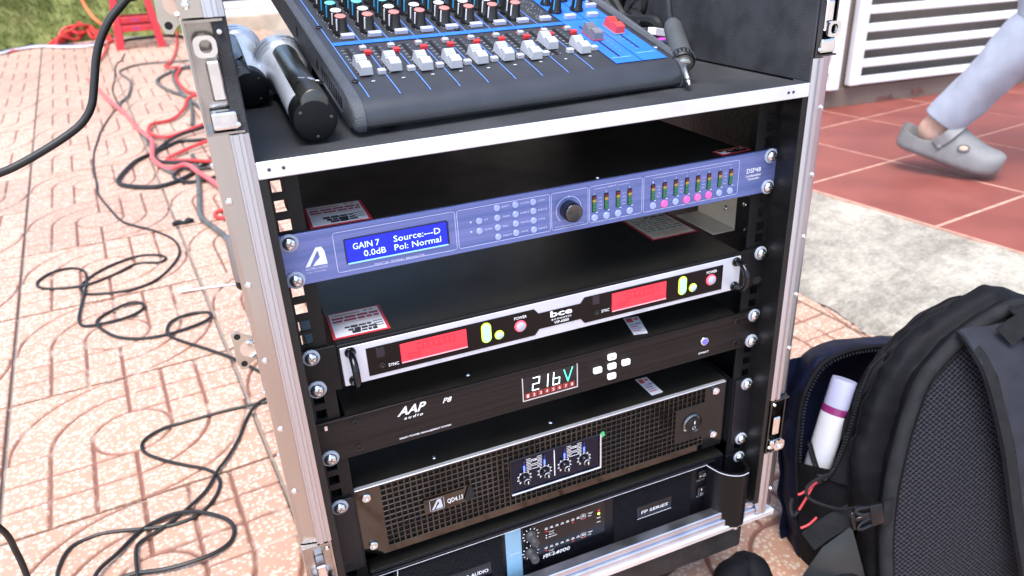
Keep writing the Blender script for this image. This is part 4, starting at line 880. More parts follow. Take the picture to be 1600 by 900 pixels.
pw_, ph_ = (gx1_ - gx0_) / NC, (gz1 - gz0) / NR
wa = (-0.0581,-0.2651); wb = (0.0476,-0.2651); wc = (-0.0567,-0.309); wd = (0.0493,-0.3101)
wx0, wx1, wz0, wz1 = (wa[0]+wc[0])/2, (wb[0]+wd[0])/2, (wc[1]+wd[1])/2, (wa[1]+wb[1])/2
ba = (-0.1529,-0.2803); bb = (-0.1033,-0.2801); bc_ = (-0.1512,-0.2967); bd = (-0.1021,-0.2999)
bx0, bx1, bz0, bz1 = (ba[0]+bc_[0])/2, (bb[0]+bd[0])/2, (bc_[1]+bd[1])/2, (ba[1]+bb[1])/2
sx_, sz_ = (0.1665,-0.2886)
def plain(i, j):
    x = gx0_ + pw_*(i+.5); z = gz0 + ph_*(j+.5)
    if wx0 - .002 < x < wx1 + .002 and wz0 - .002 < z < wz1 + .002: return 'w'
    if bx0 < x < bx1 and bz0 < z < bz1: return 'p'
    if abs(x - sx_) < .0215 and abs(z - sz_) < .0225: return 'p'
    return 'h'
m = MB()
for i in range(NC):
    for j in range(NR):
        k = plain(i, j); x0, z0 = gx0_ + pw_*i, gz0 + ph_*j; x1, z1 = x0 + pw_, z0 + ph_
        if k == 'w': continue
        if k == 'p': m.quad((x0, yF, z0), (x1, yF, z0), (x1, yF, z1), (x0, yF, z1)); continue
        bw, bh = pw_*.13, ph_*.13
        o_ = [(x0, yF, z0), (x1, yF, z0), (x1, yF, z1), (x0, yF, z1)]; n1 = [(x0+bw, yF+.0003, z0+bh), (x1-bw, yF+.0003, z0+bh), (x1-bw, yF+.0003, z1-bh), (x0+bw, yF+.0003, z1-bh)]; n2 = [(a, yF+.0016, c) for a, b, c in n1]
        V = [[m.bm.verts.new(p) for p in r] for r in (o_, n1, n2)]
        for r0, r1 in ((0, 1), (1, 2)):
            for q in range(4): m.bm.faces.new((V[r0][q], V[r0][(q+1) % 4], V[r1][(q+1) % 4], V[r1][q]))
m.build('mesh_grille', BCH, ga)
MB().box(gx0_, gx1_, yF + .0030, yF + .0036, gz0, gz1).build('grille_backing', VOID, ga)
m = MB()
m.box(xl, gx0_, yF, yF + .003, zb2, zt).box(gx0_, gx1_, yF, yF + .003, zb2, gz0).box(gx0_, gx1_, yF, yF + .003, gz1, zt)
fpn = m.build('front_panel', BCH, ga)
DREFL = mat('gloss_dark_reflection', (.008, .008, .009), .14, .0, .1, 30, spec=.35)  # dark reflection on the panel's right end put into a black colour
MB().box(gx1_ + .0002, xr, yF - .0002, yF + .003, zb2, zt).build('dark_reflection_end', DREFL, ga)
MB().box(sx_ - .0225, sx_ + .0225, yF - .0006, yF + .001, sz_ - .0235, sz_ + .0235, .0003).build('dark_reflection_patch', DREFL, ga)  # panel patch round the switch, dark reflection painted in as black
MB().box(xl, xr, yF - .0012, yF + .004, zt + .0002, zt + .0012, .0003).build('bright_edge', ALUFLAT, ga)
for x, z in ((-0.2065,-0.2553), (-0.2072,-0.3156), (0.196,-0.253), (0.1973,-0.3136)):
    MB().lathe([(.0046, 0), (.0046, .0022), (.0040, .0028), (.0022, .0028), (.0020, .0012), (0, .0012)], 20, face(x, z, yF)).build('chrome_bolt', ZINC, ga, True)
# badge
MB().prism([(bx0, bz0), (bx1 - .012, bz0), (bx1 - .006, bz1), (bx0, bz1)], M=RX90, h0=-yF + .0002, h1=-yF + .0012).build('badge', BCD, ga)
bh = bz1 - bz0; bw_ = bx1 - bx0; bl = bx0 + .12*bw_; bq = .30*bw_/1.15
bdg = bpy.data.objects['badge']
mm = MB(); stroke(mm, rrect(bl, bl + bq*1.15, bz0 + bh*.12, bz1 - bh*.10, .001, 2), .0005, yF - .0014, True); mm.build('badge_outline', GREYP, bdg)
MB().prism([(bl + bq*.12, bz0 + bh*.2), (bl + bq*.32, bz0 + bh*.2), (bl + bq*.70, bz0 + bh*.72), (bl + bq*.76, bz0 + bh*.5), (bl + bq*.55, bz0 + bh*.36), (bl + bq*.46, bz0 + bh*.2), (bl + bq*1.03, bz0 + bh*.2), (bl + bq*.92, bz0 + bh*.82), (bl + bq*.62, bz0 + bh*.82)], M=RX90, h0=-yF + .0013, h1=-yF + .0015).build('badge_logo', GREYP, bdg)
text('QD4.13', bx0 + bw_*.49, bx0 + bw_*.83, bz0 + bh*.34, bh*.30, ga, yF - .0014, WHITEP, .006)
MB().prism([(bx1 - .0075, bz0 + .0035), (bx1 - .002, bz0 + .0005), (bx1 + .004, bz0 + .004), (bx1 + .003, bz1 - .003), (bx1 - .001, bz1 + .003)], M=RX90, h0=-yF + .0013, h1=-yF + .0016).build('badge_broken_corner', VOID, ga)
# control window
NAVY = mat('navy_control_panel', (.003, .004, .016), .2, 0, .1, 20, spec=.25)
cw = MB().box(wx0, wx1, yF + .0015, yF + .0028, wz0, wz1).build('control_window', NAVY, ga)
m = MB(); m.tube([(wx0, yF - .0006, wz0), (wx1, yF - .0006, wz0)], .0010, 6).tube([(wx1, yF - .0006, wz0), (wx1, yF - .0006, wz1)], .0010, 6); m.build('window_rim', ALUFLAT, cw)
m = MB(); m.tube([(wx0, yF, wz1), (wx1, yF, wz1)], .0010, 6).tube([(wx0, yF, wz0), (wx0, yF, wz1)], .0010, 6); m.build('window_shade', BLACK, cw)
BLED = mat('blue_led', (.05, .1, 1), .3, emit=(.07, .12, 1), estr=1.6); DLED = mat('dim_blue_led', (.02, .02, .12), .3)
KX = ((-0.0416,-0.2928), (-0.0181,-0.2927), (0.0054,-0.2925), (0.0289,-0.2922))
pz = MB(); yP = yF + .0013
for k, (x, z) in enumerate(KX):
    kn = MB().lathe([(.0046, 0), (.0044, .003), (.0034, .0040), (.0034, .0095), (.0030, .0104), (0, .0106)], 20, face(x, z, yF + .0014), flute=.06, flute_n=20).build('gain_knob', GLOSSB, ga, True)
    MB().lathe([(.0036, 0), (.0036, .0006), (.0033, .0008)], 20, face(x, z, yF - .0060)).build('knob_ring', ALUFLAT, kn, True)
    MB().box(x - .0004, x + .0004, yF - .0096, yF - .0090, z - .0005, z + .0028).build('knob_pointer', WHITEP, kn)
    for a in range(-140, 141, 35):
        r0, r1 = .0066, .0082; c, s = sin(radians(a)), cos(radians(a)); stroke(pz, [(x + r0*c, z + r0*s), (x + r1*c, z + r1*s)], .0012, yP)
    stroke(pz, [(x + .0068*sin(radians(a)), z + .0068*cos(radians(a))) for a in range(-140, 141, 20)], .0004, yP)
    for e in range(6):
        o = MB().box(x - .0008, x + .0008, yF + .0004, yF + .0013, z + .0098 + e*.0021, z + .0113 + e*.0021).build('signal_led', BLED if e < 3 else DLED, cw)
for a, b in ((0, 1), (2, 3)):
    for e in range(8):
        x0, x1 = KX[a][0] + .0030, KX[b][0] - .0030; z = (KX[a][1] + KX[b][1]) / 2 + .0085 + e*.0020
        if e % 3 == 1: stroke(pz, [(x0, z), (x0 + .005, z)], .0007, yP); stroke(pz, [(x1 - .005, z), (x1, z)], .0007, yP)
        else: stroke(pz, [(x0, z), (x1, z)], .0006, yP)
    text('CLIP', (x0 + x1)/2 - .003, (x0 + x1)/2 + .003, KX[a][1] + .0185, .0022, cw, yP - .0002, WHITEP, .01)
xm = (KX[1][0] + KX[2][0]) / 2; stroke(pz, [(xm, wz0 + .007), (xm, wz1 - .004)], .0010, yP)
pz.build('printed_scales', WHITEP, cw)
# mains rocker
o = MB().lathe([(.0128, 0), (.0128, .0016), (.0112, .0032), (.0106, .0012), (0, .0012)], 36, face(sx_, sz_, yF - .0006)).build('switch_bezel', mat('bezel_black_chrome', (.16, .16, .16), .15, .9), ga, True)
r = MB().prism([(.0096*cos(2*pi*k/28), .0096*sin(2*pi*k/28)) for k in range(28)], M=face(sx_, sz_, yF - .0008) @ Matrix.Rotation(radians(10), 4, 'X'), h0=0, h1=.0032, bev=.0006).build('rocker_switch', BLACK, o)
m = MB(); stroke(m, [(sx_, sz_ + .0022), (sx_, sz_ + .0060)], .0011, yF - .0060); stroke(m, [(sx_ + .0019*cos(q), sz_ - .0036 + .0022*sin(q)) for q in [2*pi*k/16 for k in range(16)]], .0009, yF - .0052, True); m.build('switch_marks', WHITEP, r)
MB().prism([(wx1 + .001, wz1 - .0045), (wx1 + .0052, wz1 - .003), (wx1 + .0035, wz1 + .003), (wx1 - .0005, wz1 + .001)], M=RX90, h0=-yF + .0004, h1=-yF + .0010).build('green_tag', mat('green_plastic', (.05, .42, .15), .4), ga)
screw(ga, -.2325, Z4 + .0381, sc=1.08); screw(ga, .2325, Z4 + .0381); screw(ga, .2325, Z4 - .0381, sc=1.05)
MB().lathe([(.0042, 0), (.0042, .0001), (0, .0001)], 16, face(-.2325, Z4 - .0381, -.0031) @ Matrix.Scale(1.4, 4, (1, 0, 0))).build('mounting_slot', VOID, ga)
for q in ((-0.1324,0.0205,-0.2452), (-0.0023,0.0222,-0.2452)): MB().lathe([(0, .0016), (.0016, .001), (.0024, 0)], 12, Matrix.Translation(q)).build('lid_screw', ZINC, ga)

# ---- 5 amplifier with curved handles
Z5 = -.3920
fa = empty('handled_amplifier'); tag(fa, 'black power amplifier with pale blue stripe and curved handles, lowest unit in the rack', 'amplifier')
chassis(fa, Z5, .0868, .42, .2150, .004)
FPB = mat('black_amp_face', (.004, .004, .006), .38, 0, .15, 30, .15, 800, spec=.25)
for sx in (-1, 1):
    a, b = sorted((sx * .2413, sx * .2145)); plate(a, b, Z5 - .0442, Z5 + .0442, -.003, 0, .002).build('rack_ear', FPB, fa)
yA = .0015
plate(-.2140, .2140, Z5 - .0440, Z5 + .0440, yA, yA + .002, .001).build('face_panel', FPB, fa)
MB().box(-.2140, .2000, -.0022, yA - .0002, Z5 + .0405, Z5 + .0436, .0004).build('face_rim', FPB, fa)
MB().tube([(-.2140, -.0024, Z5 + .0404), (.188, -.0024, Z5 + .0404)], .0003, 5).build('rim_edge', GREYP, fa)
# stripe
s0_ = (-0.0689,-0.3546); s1_ = (-0.051,-0.3553); s2_ = (-0.0705,-0.4153); s3_ = (-0.0516,-0.418); x0, x1 = (s0_[0]+s2_[0])/2, (s1_[0]+s3_[0])/2
stp_ = plate(x0, x1, Z5 - .0395, Z5 + .0385, yA - .0016, yA - .0002, .0004).build('blue_stripe', mat('pale_blue_anodised', (.22, .42, .60), .4, .3, .06, 40), fa)
text('ASTPRO', x0 + .004, x1 - .003, Z5 + .004, .0016, stp_, yA - .0018, WHITEP)
def perf(name, x0, x1, z0, z1, p, hr, skip):
    m = MB(); nx = int((x1 - x0) / p); nz = int((z1 - z0) / (p*.866)); ph = p*.866
    for j in range(nz):
        for i in range(nx):
            a = x0 + p*i + (p/2 if j % 2 else 0); b = z0 + ph*j
            if skip(a + p/2, b + ph/2): 
                m.quad((a, yA - .0012, b), (a+p, yA - .0012, b), (a+p, yA - .0012, b+ph), (a, yA - .0012, b+ph)); continue
            cx, cz = a + p/2, b + ph/2
            o_ = [(a, b), (cx, b), (a+p, b), (a+p, b+ph), (cx, b+ph), (a, b+ph)]; h_ = [(cx + hr*cos(radians(q)), cz + hr*sin(radians(q))) for q in (210, 270, 330, 30, 90, 150)]
            V0 = [m.bm.verts.new((u, yA - .0012, v)) for u, v in o_]; V1 = [m.bm.verts.new((u, yA - .0004, v)) for u, v in h_]
            for q in range(6): m.bm.faces.new((V0[q], V0[(q+1) % 6], V1[(q+1) % 6], V1[q]))
    return m.build(name, FPB, fa)
l0 = (-0.1875,-0.3484); l1 = (-0.0706,-0.3576)
perf('perforated_grille', -.190, x0 - .003, Z5 - .036, Z5 + .0365, .0027, .0010, lambda a, b: -.150 < a < -.088 and Z5 - .014 < b < Z5 + .006)
r0_ = (0.0626,-0.3621); r1_ = (0.1707,-0.3649)
gx_r0, gx_r1 = r0_[0] + .001, r1_[0]
f0 = (0.0968,-0.3801); f1 = (0.1403,-0.3786); fz0 = (0.0987,-0.3877)[1]; fz1 = (0.1385,-0.3789)[1]
perf('perforated_grille', gx_r0, gx_r1, Z5 - .036, Z5 + .0365, .0027, .0010, lambda a, b: f0[0] - .002 < a < f1[0] + .001 and Z5 - .008 < b < Z5 + .010)
lb_ = plate(f0[0] - .002, f1[0] + .001, Z5 - .008, Z5 + .010, yA - .0024, yA - .0013, .0006).build('name_plate', GLOSSB, fa)
MB().tube([(f0[0] - .002, yA - .0025, Z5 - .0078), (f1[0] + .001, yA - .0025, Z5 - .0078)], .0003, 5).build('plate_edge', GREYP, lb_)
text('FP SERIES', f0[0] + .003, f1[0] - .004, Z5 - .0015, .0042, lb_, yA - .0026, WHITEP, .004, .12)
lb2 = plate(-.150, -.088, Z5 - .014, Z5 + .006, yA - .0024, yA - .0013, .0006).build('name_plate', GLOSSB, fa)
text('ASTPRO AUDIO', -.137, -.092, Z5 - .006, .0046, lb2, yA - .0026, WHITEP, .01)
MB().lathe([(.0026, 0), (.0026, .0002), (0, .0002)], 14, face(-.1435, Z5 - .0035, yA - .0025)).build('name_plate_mark', mat('orange_mark', (.8, .35, .05), .4), lb2)
# control section
c0 = x1 + .0015; c1 = (0.052,-0.3721)[0]
cp_ = plate(c0, c1, Z5 - .038, Z5 + .0378, yA - .0018, yA - .0003, .0006).build('control_panel', GLOSSB, fa)
yC = yA - .0020; pz = MB()
for x, z in ((-0.0402,-0.3684), (-0.0412,-0.3923)):
    k = MB().lathe([(.0066, 0), (.0062, .004), (.0052, .005), (.0050, .0135), (.0044, .0145), (0, .0147)], 24, face(x, z, yC), flute=.05, flute_n=24).build('gain_knob', mat('soft_grey_knob', (.035, .036, .04), .55), fa, True)
    for a in range(-150, 151, 30): stroke(pz, [(x + .0083*sin(radians(a)), z + .0083*cos(radians(a))), (x + .0097*sin(radians(a)), z + .0097*cos(radians(a)))], .0010, yC - .0001)
RLED = mat('red_led', (.25, .02, .02), .3, emit=(.4, .02, .02), estr=.4); GLED = mat('green_led', (.4, .6, .1), .3, emit=(.55, .85, .1), estr=1.0)
for (a, b), nm in ((((-0.0216,-0.3668), (0.0242,-0.3677)), 'A'), (((-0.0225,-0.3947), (0.0241,-0.3951)), 'B')):
    zz = (a[1] + b[1]) / 2; w = b[0] - a[0]
    for e in range(8):
        x = a[0] + w*e/7; stroke(pz, [(x - .0017, zz), (x + .0017, zz)], .0008, yC - .0001); stroke(pz, [(x - .0012, zz + .0016), (x + .0014, zz + .0016)], .0006, yC - .0001)
        if e in (0, 5, 7): MB().box(x - .0012, x + .0012, yC - .0004, yC, zz - .0036, zz - .0024).build('red_indicator', RLED, cp_)
    stroke(pz, rrect(b[0] - .0030, b[0] + .0030, zz - .0030, zz + .0034, .0008, 2), .0004, yC - .0001, True)
    for e, s in enumerate(('CLIP', 'MUTE', 'BRIDGE')):
        z = zz - .0060 - e*.0036
        if e: MB().lathe([(.0007, 0), (.0007, .0003), (0, .0003)], 10, face(a[0], z + .0006, yC)).build('status_led', WHITEP, cp_)
        text(s, a[0] + .003, a[0] + .003 + .0016*len(s), z, .0016, cp_, yC - .0002, WHITEP, .006)
    for e, s in enumerate(('TEMP', 'VPL')): text(s, b[0] + .0055, b[0] + .0055 + .0016*len(s), zz + .001 - e*.0036, .0016, cp_, yC - .0002, WHITEP, .006)
x, z = (0.0438,-0.3707); MB().lathe([(.0016, 0), (.0016, .0004), (0, .0006)], 14, face(x, z, yC)).build('power_led', GLED, cp_); MB().lathe([(.0014, 0), (.0014, .0004), (0, .0006)], 14, face(x, z + .0045, yC)).build('fault_led', RLED, cp_)
for e in (1, 2): stroke(pz, [(x - .002, z - .006*e), (x + .002, z - .006*e)], .0008, yC - .0001)
pz.build('printed_scales', WHITEP, cp_)
q = (-0.0268,-0.4072); q2 = (0.0068,-0.4101); text('FP 14000', q[0], q2[0], (q[1]+q2[1])/2, .0050, cp_, yC - .0002, WHITEP, .008, .15)
for (x, z), s in (((0.1825,-0.3653), 'FANS'), ((0.1835,-0.39), 'MAINS')):
    r = plate(x - .0052, x + .0052, z - .0062, z + .0062, yA - .0040, yA - .0003, .001, .0008).build('rocker_switch', GLOSSB, fa)
    m = MB(); stroke(m, [(x - .0010, z + .0022), (x - .0010, z + .0050)] if s == 'MAINS' else [(x - .0042, z), (x - .0018, z)], .0009, yA - .0042)
    cxx, czz = (x - .0008, z - .0034) if s == 'MAINS' else (x + .0022, z); stroke(m, [(cxx + .0017*cos(q), czz + .0017*sin(q)) for q in [2*pi*k/14 for k in range(14)]], .0009, yA - .0042, True); m.build('switch_marks', WHITEP, r)
    text(s + ' ON', x - .006, x + .006, z - .0092, .0013, fa, yA - .0014, GREYP)
# curved sheet handles at both ends
for sx in (-1, 1):
    prof = [(.188, .000), (.1905, -.009), (.195, -.020), (.203, -.0285), (.214, -.0335), (.224, -.0325), (.231, -.026), (.2345, -.014), (.2350, -.0032)]
    t = .0045; inn = []
    for i, (x, y) in enumerate(prof):
        a = prof[max(i-1, 0)]; b = prof[min(i+1, len(prof)-1)]; d = Vector((b[0]-a[0], b[1]-a[1])).normalized(); inn.append((x + d.y * t * -1, y + d.x * t))
    m = MB(); zlo, zhi = Z5 - .0405, Z5 + .0385
    R0 = []
    for (x, y), (xi, yi) in zip(prof, inn): R0.append([(sx*x, y, zlo), (sx*x, y, zlo + .0), (sx*x, y, zhi), (sx*xi, yi, zhi), (sx*xi, yi, zlo)])
    R0 = [[r[0], r[2], r[3], r[4]] for r in R0]
    m.grid(R0, closed=True); m.build('curved_handle', mat('satin_black_handle', (.004, .004, .005), .30, 0, .1, 30, .1, 700, spec=.2), fa, True)
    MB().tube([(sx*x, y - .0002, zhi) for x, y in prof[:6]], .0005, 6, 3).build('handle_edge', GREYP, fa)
screw(fa, .2325, Z5 + .0381); screw(fa, -.2325, Z5 + .0381)

# ================================================================ leaflets and seals
def leaflet(q, z, kind, label):
    P = [Vector((a[0], a[1], 0)) for a in q]; c = sum(P, Vector()) / 4; u = (P[1] - P[0]).normalized(); v = Vector((-u.y, u.x, 0))
    w = ((P[1]-P[0]).length + (P[2]-P[3]).length) / 2; h = ((P[3]-P[0]).length + (P[2]-P[1]).length) / 2
    g = empty('leaflet', M=Matrix(((u.x, v.x, 0, c.x), (u.y, v.y, 0, c.y), (0, 0, 1, z), (0, 0, 0, 1)))); tag(g, label, 'leaflet', None)
    MB().box(-w/2, w/2, -h/2, h/2, .0002, .0006).build('card', CARDR, g)
    MB().box(-w/2 + .0025, w/2 - .0025, -h/2 + .0022, h/2 - .0022, .0007, .0009).build('printed_panel', CARDC if kind == 'c' else CARDW, g)
    m = MB(); m2 = MB(); m3 = MB(); zz = .0010
    def ln(b, x0, x1, y, t): b.quad((x0, y - t/2, zz), (x1, y - t/2, zz), (x1, y + t/2, zz), (x0, y + t/2, zz))
    if kind == 'w':
        ln(m3, -w*.40, w*.10, h*.36, .0022); 
        for k in range(2): ln(m3, w*(.18 + .1*k), w*(.25 + .1*k), h*.38, .003)
        for r, y in ((0, .24), (1, .12)):
            x = -w*.42
            while x < w*.38:
                e = random.uniform(.004, .012); ln(m2, x, min(x + e, w*.42), h*y, .0040); x += e + .0012
        ln(m3, -w*.4, w*.42, h*.02, .0008)
        for r, y in ((0, -.16), (1, -.27), (2, -.37)):
            x = w*(-.25 + .05*r)
            while x < w*.22:
                e = random.uniform(.003, .008); ln(m, x, x + e, h*y, random.uniform(.003, .0055)); x += e + .0008
        for r in range(3): ln(m, w*.26, w*.43, h*(-.12 - .09*r), .0014)
    else:
        for r in range(7):
            x = -w*.40 + .02*(r == 0)
            while x < w*.38:
                e = random.uniform(.003, .010); ln(m2 if r % 3 == 1 else m, x, min(x + e, w*.42), h*(.36 - .09*r), .0016 if r else .003); x += e + .0022
        for r in range(3): ln(m3, -w*.3, w*.35, h*(-.30 - .05*r), .0010)
    m.build('dark_print', INK, g); m2.build('red_print', REDINK, g); m3.build('orange_print', ORINK, g)
    return g
leaflet(((-0.2137,0.0066,0.0205), (-0.1631,0.0052,0.0205), (-0.163,0.0569,0.0205), (-0.2119,0.0616,0.0205)), .0203, 'w', 'red bordered leaflet on the topmost unit, behind the left end of the blue panel')
leaflet(((-0.2107,0.0088,-0.0835), (-0.1597,0.0074,-0.0835), (-0.1599,0.0575,-0.0835), (-0.2091,0.0601,-0.0835)), -.0837, 'w', 'red bordered leaflet at the left front corner of the wireless receiver')
leaflet(((0.1505,0.0705,-0.0835), (0.2067,0.0695,-0.0835), (0.2069,0.1419,-0.0835), (0.1472,0.1411,-0.0835)), -.0837, 'c', 'cream leaflet lying on the wireless receiver near its right side')
leaflet(((0.1839,0.0084,0.0205), (0.2193,0.0107,0.0205), (0.2206,0.0272,0.0205), (0.1831,0.0226,0.0205)), .0203, 'w', 'pale leaflet on the topmost unit, behind the right end of the blue panel')
def seal(q, z, par):
    P = [Vector((a[0], a[1], z + .0003)) for a in q]; m = MB(); m.bm.faces.new([m.bm.verts.new(p) for p in P])
    b = [m.bm.verts.new(p - Vector((0, 0, .0003))) for p in P]; m.bm.verts.ensure_lookup_table(); t_ = m.bm.verts[:4]
    for i in range(4): m.bm.faces.new((t_[i], b[i], b[(i+1) % 4], t_[(i+1) % 4]))
    o = m.build('warranty_seal', CARDW, par); r = MB(); bl = MB()
    def pt(s, t): return (P[0] + (P[1]-P[0])*s) * (1-t) + (P[3] + (P[2]-P[3])*s) * t + Vector((0, 0, .0002))
    def rc(b, s0, s1, t0, t1): b.quad(pt(s0, t0), pt(s1, t0), pt(s1, t1), pt(s0, t1))
    rc(r, .08, .50, .06, .30); rc(r, .62, .9, .08, .2); rc(bl, .58, .92, .36, .46)
    for k in range(4): rc(r if k % 2 else bl, .12, random.uniform(.6, .88), .42 + .12*k, .47 + .12*k)
    r.build('seal_red_print', CABLEP, o); bl.build('seal_blue_print', mat('lilac_ink', (.45, .42, .68), .6), o)
seal(((0.0994,0.0475,-0.157), (0.1163,0.0445,-0.157), (0.106,0.008,-0.157), (0.091,0.0112,-0.157)), -.1573, seq)
seal(((0.1203,0.0531,-0.2452), (0.1347,0.0522,-0.2452), (0.135,0.0179,-0.2452), (0.1203,0.0175,-0.2452)), -.2452, ga)

# ================================================================ MIXER
MXR = [[-0.15148, 0.02074, 0.11712], [0.99766, 0.06749, -0.0112], [-0.06167, 0.95805, 0.27988], [0.02962, -0.27854, 0.95997]]
MS = .95
MXM = Matrix(((MXR[1][0], MXR[2][0], MXR[3][0], MXR[0][0]), (MXR[1][1], MXR[2][1], MXR[3][1], MXR[0][1]), (MXR[1][2], MXR[2][2], MXR[3][2], MXR[0][2]), (0, 0, 0, 1))) @ Matrix.Scale(MS, 4)
mx = empty('audio_mixer', M=MXM); tag(mx, 'grey and blue audio mixer with rows of knobs and white faders on the case shelf', 'mixer')
GUN = mat('gunmetal_paint', (.045, .047, .055), .36, .25, .08, 40, .12, 900, spec=.5)
CHEEK = mat('textured_grey_plastic', (.066, .072, .084), .5, 0, .1, 60, .5, 900)
UL, UR = -.008, .309
front = [(.0, 0), (-.0055, -.0004), (-.0110, -.0018), (-.0160, -.0045), (-.0200, -.0085), (-.0226, -.0130), (-.0232, -.0168), (-.0216, -.0200), (-.0175, -.0220), (-.008, -.0225)]
prof = [(.30, .03), (.27, .012), (.255, 0)] + front + [(.355, -.0225), (.36, .03)]
MEXT = Matrix(((0, 0, 1, 0), (1, 0, 0, 0), (0, 1, 0, 0), (0, 0, 0, 1)))      # prism: (v, w) extruded along u
MB().prism(prof, M=MEXT, h0=UL, h1=UR).build('body', GUN, mx, True, angle=30)
for a, b, s in ((UL - .0105, UL - .0006, -1), (UR + .0006, UR + .0105, 1)):
    p2 = [(.36, .034), (.30, .034), (.268, .014), (.252, .0018), (.004, .0018), (-.004, .0012), (-.0105, .0000), (-.0165, -.0026), (-.0215, -.0075), (-.0244, -.0128), (-.0250, -.0172), (-.0230, -.0212), (-.018, -.0232), (-.008, -.0236), (.358, -.0236)]
    c = MB().prism(p2, M=MEXT, h0=a, h1=b); 
    es = [e for e in c.bm.edges if all(abs(v.co.x - (a if s < 0 else b)) < 1e-6 for v in e.verts)]
    bmesh.ops.bevel(c.bm, geom=es, offset=.0045, segments=3, affect='EDGES', profile=.5)
    ck = c.build('side_cheek', CHEEK, mx, True, angle=35)
    if s < 0:
        xs = a - .0003
        m = MB(); m.tube([(xs, .010, -.0192), (xs, .078, -.0192)], .0005, 6); m.build('trim_line', mat('silver_trim', (.7, .7, .72), .25, 1), ck)
        m = MB()
        for v0, v1, w0, w1 in [(.012 + k*.0075, .0158 + k*.0075, -.0165, -.0062) for k in range(9)] + [(.088, .0925, -.015, -.006), (.165, .168, -.014, -.004)]:
            MB().box(a - .0006, a + .0010, v0, v1, w0, w1, .0005).build('embossed_slot', BLACK, ck)
for v, h in ((.275, .02), (.335, .02)):
    for u in (.02, .28):
        P = MXM @ Vector((u, v, -.0227)); hh = P.z - .0882
        if hh > .004: MB().lathe([(.009, -.001), (.009, hh), (0, hh)], 14, MXM.inverted() @ Matrix.Translation((P.x, P.y, .0880))).build('rubber_foot', BLACK, mx, True)
for u in (.02, .28):
    P = MXM @ Vector((u, .012, -.0224)); MB().lathe([(.007, 0), (.007, P.z - .0878), (0, P.z - .0878)], 14, MXM.inverted() @ Matrix.Translation((P.x, P.y, .0878))).build('rubber_foot', BLACK, mx, True)
PIT = .0270
BLUEP = mat('bright_blue_print', (.025, .16, .72), .4, 0, .08, 30); BLUEL = mat('blue_line_print', (.12, .28, .85), .45)
DOT = mat('grey_scale_print', (.50, .53, .58), .5)
w1_ = .0005
def upq(m, u0, u1, v0, v1, w=w1_): m.quad((u0, v0, w), (u1, v0, w), (u1, v1, w), (u0, v1, w))
m = MB(); 
for k in range(12):
    u = k*PIT - .0003
    if u > .2425: continue
    upq(m, u - .0004, u + .0004, .0004, .25); 
    # the line runs on over the rolled front
    pts = [(u, a*1.0, b + .0004) for a, b in front[:2]]
    for p, q in zip(pts, pts[1:]): m.quad((u - .0004, p[1], p[2]), (u + .0004, p[1], p[2]), (u + .0004, q[1] - .0003, q[2]), (u - .0004, q[1] - .0003, q[2]))
m.build('channel_lines', BLUEL, mx)
m = MB(); upq(m, .0003, .2435, .1005, .1078, .0007); m.build('blue_band', BLUEP, mx)
m = MB(); upq(m, .2440, .2735, -.0012, .1085, .0008); upq(m, .2745, .3035, -.0012, .1085, .0008); upq(m, .2440, .2735, .1095, .19, .0008); upq(m, .2745, .3035, .1095, .19, .0008)
m.build('master_section', BLUEP, mx)
m = MB()
for u, v, t in ((.2460, .011, .022), (.2775, .016, .022)): upq(m, u, u + t, v - .0010, v, .0011)
for u in (.27, .29): 
    for k in range(8): upq(m, u - .0065, u - .0035, .025 + k*.008, .0256 + k*.008, .0011)
m.build('master_print', mat('sky_blue_print', (.25, .5, .9), .5), mx)
m = MB()
for k in range(9):
    u = k*PIT + .0095
    for e in range(9): upq(m, u - .0062, u - .0035, .034 + e*.0068, .0346 + e*.0068, .0006)
    for e in range(9): upq(m, u + .0028, u + .0045, .034 + e*.0068, .0345 + e*.0068, .0006)
    upq(m, u + .001, u + .004, .0205, .0222, .0006)
    for vv in (.137, .157, .177, .197):
        for a in range(-150, 151, 30):
            x, y = u + .005 + .0078*sin(radians(a)), vv - .014 + .0078*cos(radians(a)); upq(m, x - .0005, x + .0005, y - .0005, y + .0005, .0006)
m.build('printed_scales', DOT, mx)
m = MB(); 
for k in range(9): upq(m, k*PIT + .0080, k*PIT + .0110, .0335, .0925, .0009)
upq(m, .2550, .2570, .012, .0910, .0012); upq(m, .2870, .2890, .0265, .0910, .0012)
m.build('fader_slots', VOID, mx)
# fader caps
CAPW = mat('white_fader_plastic', (.42, .44, .48), .42, 0, .04, 40); CAPG = mat('grey_fader_plastic', (.17, .17, .19), .45); CAPR = mat('red_fader_plastic', (.70, .06, .055), .4)
def fader():
    pr_ = [(0, .0012), (.0006, .0085), (.0016, .0095), (.0095, .0108), (.0108, .0095), (.0125, .0082), (.0135, .0088), (.0155, .0088), (.0158, .0098), (.0180, .0098), (.0183, .0108), (.0205, .0108), (.0208, .0116), (.0232, .0116), (.0250, .0105), (.0262, .0012)]
    M = Matrix(((0, 0, 1, 0), (1, 0, 0, 0), (0, 1, 0, 0), (0, 0, 0, 1)))
    c = MB().prism(pr_, M=M, h0=-.0062, h1=.0062)
    for v in c.bm.verts:
        if v.co.z > .005: v.co.x *= .86
    cap = c.build('fader_cap', CAPW, mx)
    MB().quad((-.0055, .0112, .0102), (.0055, .0112, .0102), (.0055, .0118, .0099), (-.0055, .0118, .0099)).build('fader_line', INK, cap)
    MB().box(-.0010, .0010, .006, .020, -.001, .0012).build('fader_stem', VOID, cap)
    return cap
cap0 = fader()
def put(o, u, v, w=0, used=[0]):
    o.location = (u, v, w)
